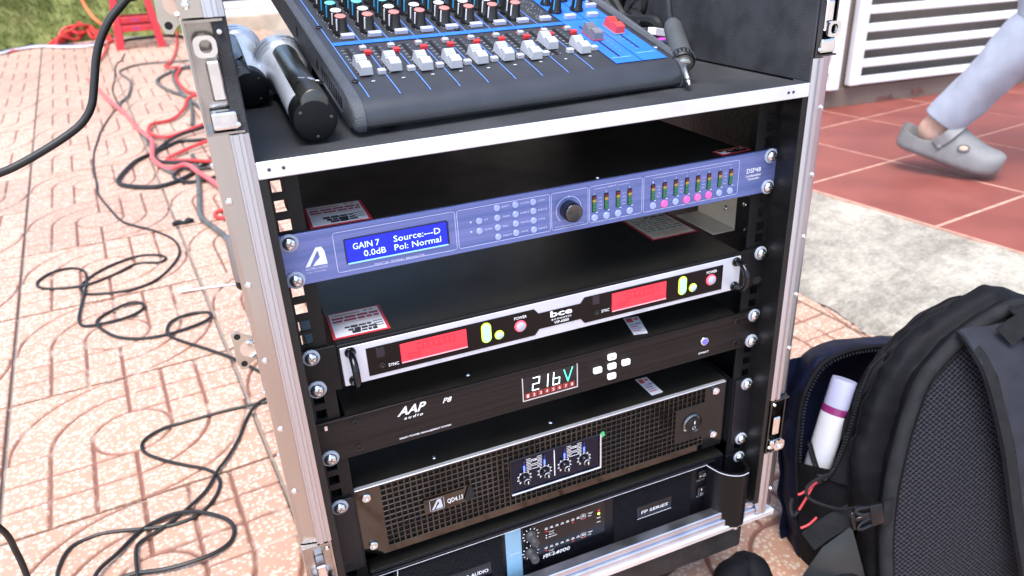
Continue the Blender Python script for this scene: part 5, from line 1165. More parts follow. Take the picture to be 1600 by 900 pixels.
FC = ((0.0105,0.0318), (0.038,0.0338), (0.0644,0.0283), (0.0898,0.0261), (0.1178,0.0289), (0.1448,0.0293), (0.1752,0.0254), (0.203,0.0431), (0.2307,0.0263))
for k, (u, v) in enumerate(FC):
    u = k*PIT + .0096
    c = cap0 if k == 0 else copy(cap0, mx); c.location = (u, v - .001, .0008); c.scale = (.92, .95, .92)
for (u, v), m_, l in (((0.2553,0.0531), CAPG, 'dark grey fader cap'), ((0.2874,0.0629), CAPR, 'red fader cap')):
    c = copy(cap0, mx); c.location = ((.2560 if m_ is CAPG else .2880), v - .001, .001); c.data = c.data.copy(); c.data.materials[0] = m_; c['label'] = l
    MB().box(-.0064, .0064, -.0003, .0265, .0003, .0014).build('fader_skirt', CAPR if m_ is CAPG else CAPW, c)
# push buttons
KEYW = mat('pale_push_button', (.44, .45, .49), .35); KEYG = mat('mid_grey_push_button', (.42, .44, .47), .4); KEYR = mat('red_push_button', (.70, .04, .04), .35); KEYC = mat('clear_push_button', (.45, .46, .58), .25, spec=.6)
def key(name, m_, du, dv, h): return MB().box(-du/2, du/2, -dv/2, dv/2, 0, h, .0005).build(name, m_, mx)
k_on = key('on_button', KEYC, .0125, .0062, .0042); k_g = key('grey_button', KEYG, .0062, .0050, .0038); k_r = key('red_button', KEYR, .0066, .0048, .0040)
k_p = key('pfl_button', KEYW, .0070, .0052, .0042)
for k in range(9):
    for o, du, dv in ((k_on, .0178, .1166), (k_g, .0232, .0868), (k_r, .0245, .0762), (k_p, .0238, .0345)):
        if k == 0: c = o
        else: c = copy(o, mx)
        c.location = (k*PIT + du - (.0006*k if o is k_on else 0), dv, .0002)
    MB().lathe([(.0011, 0), (.0011, .0006), (0, .0010)], 8, Matrix.Translation((k*PIT + .0215, .0925, 0))).build('peak_led', KEYR, mx)
for px in ((0.2586,0.1157), (0.2864,0.1154), (0.2988,0.1403)):
    c = copy(k_on, mx); c.location = (px[0], px[1], .0005)
# rotary knobs
KB = mat('black_ribbed_knob', (.012, .012, .013), .35, spec=.6)
def knob(name, top):
    k = MB().lathe([(.0074, 0), (.0077, .0016), (.0072, .0034), (.0062, .0052), (.0054, .0170), (.0050, .0184)], 36, None, flute=.07, flute_n=12).build(name, KB, mx, True, angle=60)
    MB().lathe([(.0049, .0176), (.0049, .0187), (.0043, .0192), (0, .0193)], 20).build('knob_cap', top[0], k, True)
    p = MB().box(-.0006, .0006, .0052, .0062, .005, .0172).build('knob_pointer', top[1], k, M=Matrix.Rotation(radians(130), 4, 'Z')); return k
CAPS = [(mat('pink_red_knob_cap', (.72, .20, .17), .45), WHITEP), (mat('white_knob_cap', (.72, .73, .74), .45), WHITEP), (mat('teal_knob_cap', (.12, .50, .48), .45), mat('cyan_pointer', (.05, .42, .8), .4)), (mat('black_knob_cap', (.02, .02, .022), .4), mat('cyan_pointer', (.05, .42, .8), .4)), (mat('green_knob_cap', (.25, .50, .35), .45), WHITEP)]
rows_ = [(.1295, 0), (.1448, 1), (.1650, 2), (.1840, 3), (.2025, 4), (.221, 3), (.239, 1)]
for r, (v, c) in enumerate(rows_):
    k0 = knob('rotary_knob', CAPS[c]); k0.location = (.0152, v, 0); k0.scale = (1.06, 1.06, .90)
    for k in range(1, 8):
        o = copy(k0, mx); o.location = (.0152 + k*(PIT - .0008) , v, 0); o.rotation_euler = (0, 0, random.uniform(-.25, .25))
kr = knob('rotary_knob', CAPS[3])
for i, (px) in enumerate(((0.2509,0.1346), (0.2775,0.1348), (0.2516,0.1581), (0.2767,0.1652), (0.2551,0.1862), (0.299,0.1649))):
    o = kr if i == 0 else copy(kr, mx); o.location = (px[0], px[1], 0); o.scale = (.82,) * 3 if i > 1 else (1, 1, 1)
for u, v in ((-.0028, .0246), (-.0015, .147), (.307, .0235), (.3055, .158), (.1275, .1135)):
    s = MB().lathe([(.0030, 0), (.0030, .0010), (.0023, .0015), (.0012, .0015), (.0010, .0006), (0, .0006)], 16, Matrix.Translation((u, v, .0002))).build('panel_screw', ZINC if u > .3 else BLACK, mx, True)

# ================================================================ MICROPHONES
MICW = mat('pearl_white_mic_body', (.80, .84, .90), .25, .1, .04, 30, rvar=.04); MICS = mat('silver_mic_collar', (.70, .76, .86), .28, .5)
MICD = mat('bronze_black_strip', (.075, .073, .065), .30, .7, .1, 40); MESHG = mat('mic_grille_mesh', (.20, .25, .34), .38, .6, .6, 700, 1.0, 1200)
def mic(tail, head, roll, label):
    d = (Vector(head) - Vector(tail)); Lm = d.length
    M = axis(tail, head) @ Matrix.Rotation(roll, 4, 'Z')
    g = empty('microphone', M=M); tag(g, label, 'microphone', 'wireless microphones on the shelf')
    L_ = Lm
    MB().lathe([(.0162, .030), (.0166, .031), (.0172, L_ - .085), (.0182, L_ - .068), (.0206, L_ - .045), (.0228, L_ - .033), (.0228, L_ - .031)], 40).build('body', MICW, g, True)
    TAILB = mat('matt_black_tail', (.004, .004, .005), .5, spec=.2)
    tl = MB().lathe([(0, 0), (.0135, 0), (.0158, .0010), (.0168, .0035), (.0168, .0300), (.0160, .0310)], 40).build('tail_cap', TAILB, g, True)
    for a in (.5, 2.9, 4.6): MB().lathe([(0, -.0006), (.0012, -.0004), (.0014, .0004)], 10, Matrix.Translation((.0122*cos(a), .0122*sin(a), 0))).build('tail_screw', mat('dark_screw', (.12, .12, .13), .3, 1), tl)
    # raised strip along the top, flat at its tail end
    m = MB(); rows = []
    for s, hgt in ((.0005, .0), (.0015, .0012), (.10, .0014), (.160, .0016), (.187, .0020), (.205, .0032), (.212, .0028)):
        r = []
        for k in range(13):
            a = radians(-36 + 72*k/12); rr = .0166 + .0052 * cos(radians(90*(k-6)/6.6)) + hgt; r.append((rr*sin(a)*.98, rr*cos(a) + .0002, min(s, L_ - .044 + s*.01)))
        r.append((.0090, .006, min(s, L_ - .044 + s*.01))); r.append((-.0090, .006, min(s, L_ - .044 + s*.01))); rows.append(r)
    m.grid(rows, closed=True); m.bm.faces.new([m.bm.verts[k] for k in range(15)] if m.bm.verts.ensure_lookup_table() is None else []); m.bm.faces.new([m.bm.verts[-k-1] for k in range(15)])
    st = m.build('battery_strip', MICD, g, True, angle=50)
    m = MB()
    for k in range(4): m.box(-.006 + k*.0008, -.002 + k*.0026, .0226, .0232, .040 + k*.0022, .0408 + k*.0022)
    m.build('strip_print', GREYP, st)
    MB().box(-.0105, -.0075, .0195, .0207, .0455, .0500, .0004).build('status_window', WHITEP, st)
    MB().box(-.012, .012, .0195, .0222, .0362, .0366).build('strip_seam', VOID, st)
    # head: collar ring with windows, mesh dome
    MB().lathe([(.0228, L_ - .031), (.0262, L_ - .028), (.0278, L_ - .022), (.0276, L_ - .012), (.0284, L_ - .010), (.0290, L_ - .006), (.0284, L_ - .002), (.0276, L_ - .001)], 48).build('grille_collar', MICS, g, True)
    for k in range(5):
        a0 = 2*pi*k/5 + .3; r = []
        for h_, rr in ((L_ - .0272, .0264), (L_ - .0135, .0279)): r.append([((rr + .0002)*cos(a0 + .75*i/8), (rr + .0002)*sin(a0 + .75*i/8), h_) for i in range(9)])
        MB().grid(r).build('grille_window', MESHG, g, True)
    MB().lathe([(.0274, L_ - .002), (.0274, L_ + .006), (.0256, L_ + .015), (.0205, L_ + .023), (.0125, L_ + .0285), (0, L_ + .0305)], 40).build('mesh_dome', MESHG, g, True)
    return g
mic((-.1968, .0000, .1062), (-.1900, .2550, .1165), 0.10, 'white handheld microphone lying beside the mixer, its black tail end towards the viewer')
mic((-.2290, .1750, .1062), (-.2235, .4150, .1165), -.55, 'second white handheld microphone, farther back and partly hidden by the case edge')

# ================================================================ jack plug, connectors and cable mess on the shelf
jp = empty('jack_plug'); tag(jp, 'grey jack plug with metal tip resting on the shelf right of the mixer', 'jack plug')
J0 = Vector((.1391, .0055, .0925)); J1 = Vector((.176, .093, .1365)); JM = axis(J0, J1); JL = (J1 - J0).length
DSTEEL = mat('worn_nickel', (.38, .37, .34), .25, 1, .2, 60); JGREY = mat('grey_rubber_shell', (.060, .064, .064), .55, 0, .15, 40, .1, 300)
MB().lathe([(0, 0), (.0012, .001), (.0030, .0050), (.0033, .0062), (.0026, .0078), (.0024, .0088), (.0034, .0100), (.0036, .0300), (.0058, .0305), (.0074, .0320), (.0074, .0345), (.0095, .0350)], 24, JM).build('plug_tip', DSTEEL, jp, True)
MB().lathe([(.0062, .0346), (.0108, .0355), (.0118, .0370), (.0118, .0430), (.0112, .0445), (.0108, .0460)], 28, JM).build('plug_collar', BLACK, jp, True)
m = MB()
for k in range(20): m.box(.0112, .0122, -.0006, .0006, .0375, .0425, M=JM @ Matrix.Rotation(2*pi*k/20, 4, 'Z'))
m.build('collar_knurl', JGREY, jp)
MB().lathe([(.0106, .0450), (.0102, .0600), (.0092, .0900), (.0088, JL - .006), (.0074, JL - .001), (.0030, JL)], 28, JM).build('plug_shell', JGREY, jp, True)
MB().tube([J1 - (J1-J0).normalized()*.004, J1 + (J1-J0).normalized()*.012, (.193, .128, .158), (.203, .165, .186), (.206, .20, .22), (.20, .27, .255), (.18, .36, .24), (.15, .46, .16), (.14, .53, .06), (.13, .60, -.2), (.12, .66, gz(.12, .66) + .005), (.2, .9, gz(.2, .9) + .005)], .0031, 10, 6).build('plug_cable', CABLEB, jp, True)
def mess(pts, r, label, m_=CABLEB, nm='black_cable'): tag(MB().tube(pts, r, 8, 5).build(nm, m_, smooth=True), label, 'cable', 'black cables bunched behind the mixer')
mess(g2(0.19,0.3213,0.1761, 0.19,0.2878,0.1553, 0.195,0.2646,0.1379, 0.2,0.2423,0.1246, 0.205,0.2141,0.1228, 0.21,0.2043,0.1273, 0.215,0.2313,0.1349), .006, 'thick black cable arching just behind the blue end of the mixer')
mess(g2(0.195,0.2729,0.1698, 0.2,0.2536,0.1489, 0.205,0.2362,0.1297, 0.21,0.2085,0.1284, 0.215,0.1826,0.1272, 0.22,0.1827,0.1102, 0.218,0.2203,0.1025), .0065, 'thick black cable curling down beside the right shelf wall')
mess(g2(0.22,0.2484,0.1689, 0.22,0.2625,0.1507, 0.222,0.273,0.1331, 0.225,0.2549,0.1238, 0.226,0.2321,0.1325, 0.228,0.2277,0.1482, 0.228,0.233,0.1689), .004, 'thin black cable looped against the right shelf wall')
mess(g2(0.185,0.2703,0.1635, 0.188,0.2444,0.1447, 0.19,0.2297,0.1356, 0.2,0.2273,0.1193, 0.21,0.2077,0.1116, 0.215,0.1907,0.1071), .0045, 'black cable running along the mixer edge into the shelf corner')
tag(MB().tube(g2(0.215,0.2182,0.1565, 0.213,0.2285,0.1458, 0.21,0.2405,0.1361), .0022, 8, 4).build('metal_plug', DSTEEL, smooth=True), 'small worn metal plug lying among the black cables behind the mixer', 'plug')
cb = Vector((0.2246,0.1966,0.112))
tag(MB().box(-.010, .010, -.007, .007, -.006, .006, .0006, M=Matrix.Translation((0.205,0.1901,0.1164)) @ Matrix.Rotation(.4, 4, 'Z')).build('dark_connector', mat('dark_grey_connector', (.06, .065, .075), .4)), 'dark grey connector block behind the right edge of the mixer', 'connector')
tag(MB().box(-.011, .011, -.006, .006, -.004, .004, .0006, M=Matrix.Translation((0.207,0.1657,0.1197)) @ Matrix.Rotation(.3, 4, 'Z') @ Matrix.Rotation(.2, 4, 'Y')).build('white_connector', WHITEP), 'white connector behind the right edge of the mixer', 'connector')
tag(MB().tube(g2(0.2,0.1698,0.1118, 0.204,0.1604,0.1117, 0.208,0.1489,0.1124), .0028, 8, 4).build('magenta_sleeve', mat('magenta_plastic', (.7, .08, .55), .4), smooth=True), 'short magenta plug sleeve under the white connector', 'plug')
tag(MB().box(-.006, .006, -.008, .008, -.006, .006, .001, M=Matrix.Translation((0.205,0.1415,0.1074))).build('navy_connector', mat('navy_plastic', (.02, .03, .10), .4)), 'small navy connector beside the jack plug', 'connector')

# ================================================================ BACKPACK
BGF = [[0.478, -0.045, -0.588], [0.97002, -0.24301, 0.0], [0.05012, 0.20008, 0.9785], [0.23778, 0.94917, -0.20626]]
BK = .88; CL = Vector((-0.267,-0.5676,0.224))
BGM = Matrix(((BGF[1][0], BGF[2][0], BGF[3][0], BGF[0][0]), (BGF[1][1], BGF[2][1], BGF[3][1], BGF[0][1]), (BGF[1][2], BGF[2][2], BGF[3][2], BGF[0][2]), (0, 0, 0, 1)))   # x across, y up, z away
BGM = Matrix.Translation(CL) @ Matrix.Scale(BK, 4) @ Matrix.Translation(-CL) @ BGM
bp = empty('backpack', M=BGM); tag(bp, 'black backpack with mesh back panel and open side pocket standing on the paving', 'backpack')
NYL = mat('black_nylon', (.0048, .0050, .0068), .6, 0, .25, 30, .35, 500, spec=.15); NAVYN = mat('navy_nylon', (.0050, .0075, .023), .5, 0, .25, 30, .3, 500, spec=.15)
PAD = mat('charcoal_padding', (.018, .019, .021), .75, 0, .2, 40, .5, 700, spec=.15); WEB = mat('woven_webbing', (.014, .015, .017), .7, 0, .2, 60, 1.0, 900, (1, 1, 1), spec=.2)
STRAPM = mat('slate_strap_fabric', (.024, .025, .034), .7, 0, .15, 30, .5, 900, spec=.2)
def meshfab():
    m = bpy.data.materials.new('spacer_mesh'); m.use_nodes = True; t = m.node_tree; b = t.nodes['Principled BSDF']; L = t.links.new
    tc = t.nodes.new('ShaderNodeTexCoord'); mp = t.nodes.new('ShaderNodeMapping'); mp.inputs['Scale'].default_value = (1, 1.1, 0); mp.inputs['Rotation'].default_value = (0, 0, .785); L(tc.outputs['Object'], mp.inputs[0])
    v = t.nodes.new('ShaderNodeTexVoronoi'); v.inputs['Scale'].default_value = 175; v.inputs['Randomness'].default_value = .12; L(mp.outputs[0], v.inputs['Vector'])
    r = t.nodes.new('ShaderNodeMapRange'); r.inputs[1].default_value = .28; r.inputs[2].default_value = .52; L(v.outputs['Distance'], r.inputs[0])
    mx_ = t.nodes.new('ShaderNodeMix'); mx_.data_type = 'RGBA'; mx_.inputs[6].default_value = (.0025, .0025, .004, 1); mx_.inputs[7].default_value = (.030, .032, .044, 1); L(r.outputs[0], mx_.inputs[0]); L(mx_.outputs[2], b.inputs['Base Color'])
    bpn = t.nodes.new('ShaderNodeBump'); bpn.inputs['Strength'].default_value = .9; bpn.inputs['Distance'].default_value = .0015; L(r.outputs[0], bpn.inputs['Height']); L(bpn.outputs[0], b.inputs['Normal']); b.inputs['Roughness'].default_value = .6; b.inputs['Specular IOR Level'].default_value = .2
    return m
SPM = meshfab()
AC = .172
def resample(P, n):
    P = [Vector((p[0], p[1])) for p in P]
    Q = []
    for i in range(len(P) - 1):
        p0 = P[max(i-1, 0)]; p1 = P[i]; p2 = P[i+1]; p3 = P[min(i+2, len(P)-1)]
        for k in range(12):
            t = k / 12; Q.append(.5 * ((2*p1) + (p2-p0)*t + (2*p0-5*p1+4*p2-p3)*t*t + (3*p1-p0-3*p2+p3)*t**3))
    Q.append(P[-1]); d = [0]
    for a, b in zip(Q, Q[1:]): d.append(d[-1] + (b-a).length)
    out = []; j = 0
    for k in range(n):
        s = d[-1]*k/(n-1)
        while j < len(d)-2 and d[j+1] < s: j += 1
        f = (s - d[j]) / max(1e-9, d[j+1]-d[j]); out.append(Q[j].lerp(Q[j+1], max(0, min(1, f))))
    return out
def ring(left, n=28, inset=0):
    L_ = resample(left, n); R_ = [Vector((2*AC - p.x, p.y)) for p in L_[-2::-1]]
    pts = L_ + R_
    if inset:
        c = Vector((AC, .15)); pts = [p + (c - p).normalized()*inset for p in pts]
    return pts
rimL = [(.03, -.105), (.008, -.085), (.002, -.04), (-.003, .03), (0.0, .106), (.015, .19), (.035, .253), (.056, .282), (.095, .317), (.148, .345), (AC, .352)]
mainL = [(.03, -.105), (.004, -.085), (-.004, -.04), (-.012, .04), (-.020, .13), (-.006, .20), (.020, .255), (.052, .298), (.095, .330), (.148, .354), (AC, .362)]
main2 = [(.04, -.105), (.012, -.08), (.002, -.04), (-.004, .04), (-.008, .13), (.008, .20), (.036, .25), (.072, .290), (.115, .318), (.16, .335), (AC, .338)]
def wr(p, d, s):                                       # fabric folds
    return Vector((p.x + s*noise.noise(Vector((p.x*14, p.y*14, d*22))) + s*.6*noise.noise(Vector((p.x*40, p.y*22, d*60))) + s*.4*noise.noise(Vector((p.x*60, p.y*70, d*40))), p.y + s*.6*noise.noise(Vector((p.x*12+9, p.y*16, d*20))), d))
def dens(rows, n=4, a=.0032):
    out = []
    for i in range(len(rows) - 1):
        for k in range(n):
            t = k/n; r = []
            for j in range(len(rows[0])):
                p0, p1, p2, p3 = rows[max(i-1, 0)][j], rows[i][j], rows[i+1][j], rows[min(i+2, len(rows)-1)][j]
                q = .5*((2*p1) + (p2-p0)*t + (2*p0-5*p1+4*p2-p3)*t*t + (3*p1-p0-3*p2+p3)*t**3)
                w = a*noise.noise(Vector((q.x*55, q.y*28, q.z*45))) + a*.8*noise.noise(Vector((q.x*20 + 5, q.y*75, q.z*30))); c = Vector((AC - q.x, .15 - q.y, 0)).normalized(); r.append(q + c*w*min(1, q.z/.03))
            out.append(r)
    out.append(rows[-1]); return out
m = MB(); rows = []
for L_, d, ins, s in ((rimL, .004, .002, 0), (rimL, .014, -.002, .001), (rimL, .024, .0, .002), (rimL, .030, .006, .002), (mainL, .040, .002, .004), (mainL, .055, -.003, .006), (mainL, .066, .004, .008), (mainL, .078, .012, .009), (main2, .092, -.004, .008), (main2, .108, .002, .006), (main2, .116, .006, .004), (main2, .125, .03, .003)):
    rows.append([wr(p, d, s) for p in ring(L_, 90, ins)])
rows = dens(rows); m.grid(rows); m.bm.verts.ensure_lookup_table(); nr = len(rows[0])
m.bm.faces.new([m.bm.verts[(len(rows)-1)*nr + k] for k in range(nr)])
m.bm.faces.new([m.bm.verts[r*nr] for r in range(len(rows))] + [m.bm.verts[r*nr + nr - 1] for r in range(len(rows)-1, -1, -1)])
m.build('main_compartment', NYL, bp, True, angle=80)
m = MB()
for ri, a_ in ((22, .0014), (34, .0012)):
    m.tube([q + Vector((q.x - AC, q.y - .15, 0)).normalized()*.0006 for q in rows[ri][4:-4]], a_, 6, 1, smooth=False)
m.build('body_seam', NYL, bp, True)
# padded rim
rr = ring(rimL, 40, .004)
m = MB(); m.tube([(p.x, p.y, .006) for p in rr], .0095, 10, 1, smooth=False, flat=1.0); m.build('padded_rim', PAD, bp, True)
m = MB(); rr2 = ring(rimL, 40, .013)
m.tube([(p.x, p.y, -.0005) for p in rr2], .0012, 6, 1, smooth=False); m.build('rim_seam', NYL, bp, True)
# mesh panel, softly bulged
rows = []
for k in range(10):
    f = k / 9; rows.append([Vector((AC + (p.x - AC)*(1 - f), .15 + (p.y - .15)*(1 - f), .004 - .016*min(1, f*2.4) + (.006*sin(f*3)))) for p in ring(rimL, 40, .012)])
MB().grid(rows, closed=True).build('mesh_back_panel', SPM, bp, True, angle=80)
# shoulder strap and webbing
sp = [(.090, .325, .004), (.094, .312, -.014), (.112, .27, -.028), (.142, .17, -.032), (.168, .06, -.030), (.190, -.03, -.030), (.205, -.10, -.026)]
sp = [(a + .032, h, d) for a, h, d in sp]
MB().ribbon(sp, .082, .010, (1, .0, .0), 8).build('shoulder_strap', STRAPM, bp, True, angle=50)
lft = [(a - .036, h, d - .0052) for a, h, d in sp]
MB().ribbon(lft, .014, .0026, (1, 0, 0), 8).build('strap_binding', WEB, bp, True)
m = MB(); P_ = lft
for i in range(len(P_) - 1):
    for k in range(14):
        f = k/14; a = Vector(P_[i]).lerp(Vector(P_[i+1]), f); b = Vector(P_[i]).lerp(Vector(P_[i+1]), f + .04); o = Vector((.0085, 0, -.0012)); m.tube([a + o, b + o], .0007, 5)
m.build('strap_stitching', mat('black_thread', (.008, .008, .008), .6), bp)
MB().ribbon([(.165, .352, -.006), (.176, .325, -.030), (.196, .25, -.040), (.222, .15, -.042), (.25, .05, -.038)], .040, .003, (1, 0, 0), 8).build('webbing_strap', WEB, bp, True)
m = MB()
for k in range(64):
    f = k/63; 
    pts = [Vector(q) for q in ((.165, .352, -.0085), (.176, .325, -.0325), (.196, .25, -.0425), (.222, .15, -.0445), (.25, .05, -.0405))]; i = min(3, int(f*4)); p = pts[i].lerp(pts[i+1], f*4 - i)
    m.tube([p + Vector((-.018, 0, 0)), p + Vector((.018, 0, 0))], .0009, 5)
m.build('webbing_ribs', WEB, bp)
MB().ribbon([(.128, .318, -.026), (.150, .335, -.030), (.185, .345, -.030), (.225, .338, -.026), (.26, .32, -.018)], .030, .004, (.2, 1, 0), 6).build('grab_webbing', WEB, bp, True)
# front pocket : far shell, lower part, mouth rims with zip
pkL = [(-.01, -.13), (-.045, -.11), (-.056, -.05), (-.061, .03), (-.064, .09), (-.062, .14), (-.057, .185), (-.046, .216), (-.024, .246), (.014, .260), (.06, .262), (.12, .255), (AC, .25)]
m = MB(); rows = []
for d, ins, s in ((.138, 0, .0), (.150, -.004, .003), (.172, -.003, .005), (.195, .004, .005), (.210, .02, .004)): rows.append([wr(p, d, s) for p in ring(pkL, 90, ins)])
rows = dens(rows); m.grid(rows); m.bm.verts.ensure_lookup_table(); nr = len(rows[0]); m.bm.faces.new([m.bm.verts[(len(rows)-1)*nr + k] for k in range(nr)])
m.build('open_pocket', NAVYN, bp, True, angle=80)
full = ring(pkL, 40)
m = MB(); m.tube([(p.x, p.y, .137) for p in full[10:64]], .0042, 8, 1, smooth=False); m.build('pocket_rim', NYL, bp, True)
m = MB()
for i in range(12, 60):
    a, b = full[i], full[i+1]
    for f in (0, .33, .66):
        p = a.lerp(b, f); d = (b - a).normalized(); nx_ = Vector((d.y, -d.x)); q = p + nx_*.0052
        m.box(-.0006, .0006, -.0016, .0016, -.0012, .0012, M=Matrix.Translation((q.x, q.y, .1335)) @ Matrix.Rotation(math.atan2(d.y, d.x), 4, 'Z'))
m.build('zip_teeth', mat('zip_teeth', (.035, .036, .04), .35), bp)
low = [p for p in resample(pkL, 60) if p.y < .095]
m = MB(); rows = []
for f in (0, .2, .4, .6, .8, 1):
    r = []
    for i, p in enumerate(low):
        e = f; q = Vector((-.006 + .012*(p.y > .02)*0, p.y)); x = p.x*e + (-.010)*(1 - e); r.append(wr(Vector((x - .012*sin(pi*e), p.y + .012*sin(pi*e*.5)*0)), .070 + .068*e, .004))
    rows.append(r)
m.grid(rows); m.build('pocket_gusset', NYL, bp, True, angle=80)
# dark lining that closes the pocket towards the main body above the gusset, set back
m = MB(); rows = []
for f in (0, .5, 1):
    rows.append([Vector((-.068 + .10*f + .02*noise.noise(Vector((h*20, f, 1))), h, .180 + .02*f)) for h in [-.08 + .032*k for k in range(11)]])
m.grid(rows); m.build('pocket_lining', NAVYN, bp, True)
# near mouth edge with zip, on the main compartment
edge = g2(0.0417,0.2705,.085,0.0208,0.2537,.085,0.0072,0.2231,.085,-0.0023,0.1847,.085,-0.0148,0.1409,.085,-0.0316,0.1022,.085,-0.0423,0.0825,.090,-0.0428,0.0811,.105,-0.0428,0.0947,.120,-0.0472,0.1246,.130)
m = MB(); m.tube(edge, .0040, 8, 5); m.build('mouth_edge', NYL, bp, True)
m = MB()
E_ = [Vector(p) for p in edge]
for i in range(len(E_) - 1):
    for k in range(9):
        p = E_[i].lerp(E_[i+1], k/9); m.box(-.0016, .0016, -.0006, .0006, -.0010, .0010, M=Matrix.Translation(p + Vector((-.003, 0, -.0030))))
m.build('zip_teeth', mat('zip_teeth', (.2, .2, .2), .35), bp)
# flap between the mouth edge and the main body side
m = MB(); rows = []
for f in (0, .25, .5, .75, 1):
    r = []
    for p in E_[:7]:
        t = Vector((p.x + .045, p.y - .005, .060)); q = p.lerp(t, f); q.x -= .010*sin(pi*f); r.append(wr(Vector((q.x, q.y)), q.z, .0035))
    rows.append(r)
m.grid(rows); m.build('pocket_flap', NYL, bp, True, angle=80)
# zip puller with red cords
RC = mat('red_cord', (.52, .05, .06), .6)
pu = MB().box(-.005, .005, -.007, .007, -.003, .003, .0015, M=Matrix.Translation((-0.0564,0.0872, .083))).build('zip_slider', GLOSSB, bp)
m = MB(); m.tube(g2(-0.0642,0.0868,.080,-0.0748,0.0776,.074,-0.0844,0.0635,.072,-0.0921,0.048,.074), .0018, 8, 4).tube(g2(-0.0621,0.0845,.080,-0.0788,0.0813,.072,-0.0886,0.0766,.071,-0.0945,0.0734,.073), .0018, 8, 4); m.build('red_cord', RC, pu, True)
MB().tube(g2(-0.0941,0.0462,.074,-0.1,0.0387,.076,-0.1015,0.0508,.082,-0.0976,0.0628,.084), .0030, 8, 4).build('pull_loop', BLACK, pu, True)
MB().tube(g2(-0.0979,0.0284,.058,-0.0862,0.0339,.056,-0.0745,0.0435,.056), .0017, 8, 4).build('red_cord', RC, bp, True)
# compression strap with side release buckle
m = MB(); m.ribbon(g2(-0.0913,0.0116,.048,-0.0749,0.0358,.036,-0.0553,0.058,.022,-0.0463,0.0685,.014), .028, .0022, (.35, 1, 0), 6); m.build('compression_strap', WEB, bp, True)
m = MB(); m.ribbon(g2(-0.0177,0.0785,-.012,-0.0064,0.0787,-.008,0.0088,0.0783,.002), .036, .0022, (.1, 1, 0), 6); m.build('compression_strap', WEB, bp, True)
bk = MB(); C0 = Vector((-0.0384,0.0788, -.010)); ang = .16
BM_ = Matrix.Translation(C0) @ Matrix.Rotation(ang, 4, 'Z')
bk.box(.001, .020, -.016, .016, -.004, .004, .0025, 2, M=BM_); b_ = bk.build('buckle', GLOSSB, bp, True)
m = MB()
for s in (-1, 1): m.tube([BM_ @ Vector(q) for q in ((.002, s*.004, 0), (-.010, s*.006, 0), (-.018, s*.013, 0), (-.012, s*.016, 0), (.002, s*.014, 0))], .0028, 8, 4)
m.box(-.026, -.020, -.014, .014, -.0035, .0035, .0015, M=BM_).box(-.020, .002, -.003, .003, -.002, .002, .001, M=BM_); m.build('buckle_prong', GLOSSB, b_, True)
MB().tube(g2(-0.05,0.0904,-.004,-0.0577,0.0745,.020,-0.07,0.0702,.040,-0.085,0.074,.056,-0.0883,0.0851,.062,-0.0779,0.0942,.066,-0.0544,0.105,.064), .0022, 8, 5).build('strap_tail', WEB, bp, True)
# smooth side pocket low on the side and a strap end lying on the ground
m = MB(); rows = []
q0 = [(-0.0286,0.0304), (-0.0651,-0.006), (-0.0927,-0.059), (-0.0634,-0.1132), (0.001,-0.0951)]
c = Vector((sum(p[0] for p in q0)/5, sum(p[1] for p in q0)/5))
for f, dz in ((0, 0), (.3, -.006), (.6, -.009), (.95, -.010)): rows.append([Vector((p[0] + (c.x - p[0])*f, p[1] + (c.y - p[1])*f, .032 - .35*(p[0] + (c.x - p[0])*f) + dz)) for p in q0])
m.grid(rows, closed=True); m.build('side_pocket', mat('coated_black_fabric', (.02, .022, .024), .3, 0, .1, 20, .1, 60), bp, True, angle=60)
hip = MB(); pts = [(0.2,-0.0353,-0.56), (0.2411,-0.0084,-0.555), (0.2665,-0.0003,-0.55), (0.2647,-0.0253,-0.555), (0.2582,-0.0637,-0.57), (0.2685,-0.1155,-0.575), (.47, -.02, -.53)]
hipM = BGM.inverted()
hip.tube([hipM @ Vector(p) for p in pts], .030, 14, 6, radii=[.022, .026, .024, .026, .026, .024, .02]); [setattr(v, 'co', v.co + Vector((noise.noise(v.co*30), noise.noise(v.co*30 + Vector((5, 0, 0))), noise.noise(v.co*30 + Vector((0, 7, 0)))))*.007) for v in hip.bm.verts]; hip.build('hip_belt', NYL, bp, True)
# white bottle in the open pocket
B0 = CL + (Vector((0.4757,0.1003,-0.5521)) - CL)*BK; B1 = CL + (Vector((0.5277,0.1201,-0.4012)) - CL)*BK; BLn = (B1 - B0).length
bt = empty('white_bottle', M=axis(B0, B1)); tag(bt, 'white bottle with purple band standing in the open backpack pocket', 'bottle')
BW = mat('white_bottle_plastic', (.52, .53, .58), .35, 0, .03, 20); BC = mat('lilac_cap', (.42, .43, .62), .3); PB = mat('purple_band', (.20, .02, .12), .3, 0, .15, 60)
rB = .0200*BK; el = Matrix.Scale(.72, 4, (0, 1, 0))
MB().lathe([(0, 0), (rB*.9, 0), (rB, .003), (rB, BLn*.68), (rB*.98, BLn*.685)], 32, el).build('bottle_body', BW, bt, True)
MB().lathe([(rB*1.01, BLn*.66), (rB*1.015, BLn*.665), (rB*1.015, BLn*.725), (rB*1.0, BLn*.73)], 32, el).build('purple_band', PB, bt, True)
MB().lathe([(rB*.96, BLn*.73), (rB*.97, BLn*.735), (rB*.95, BLn*.97), (rB*.90, BLn), (0, BLn)], 32, el).build('bottle_cap', BC, bt, True)

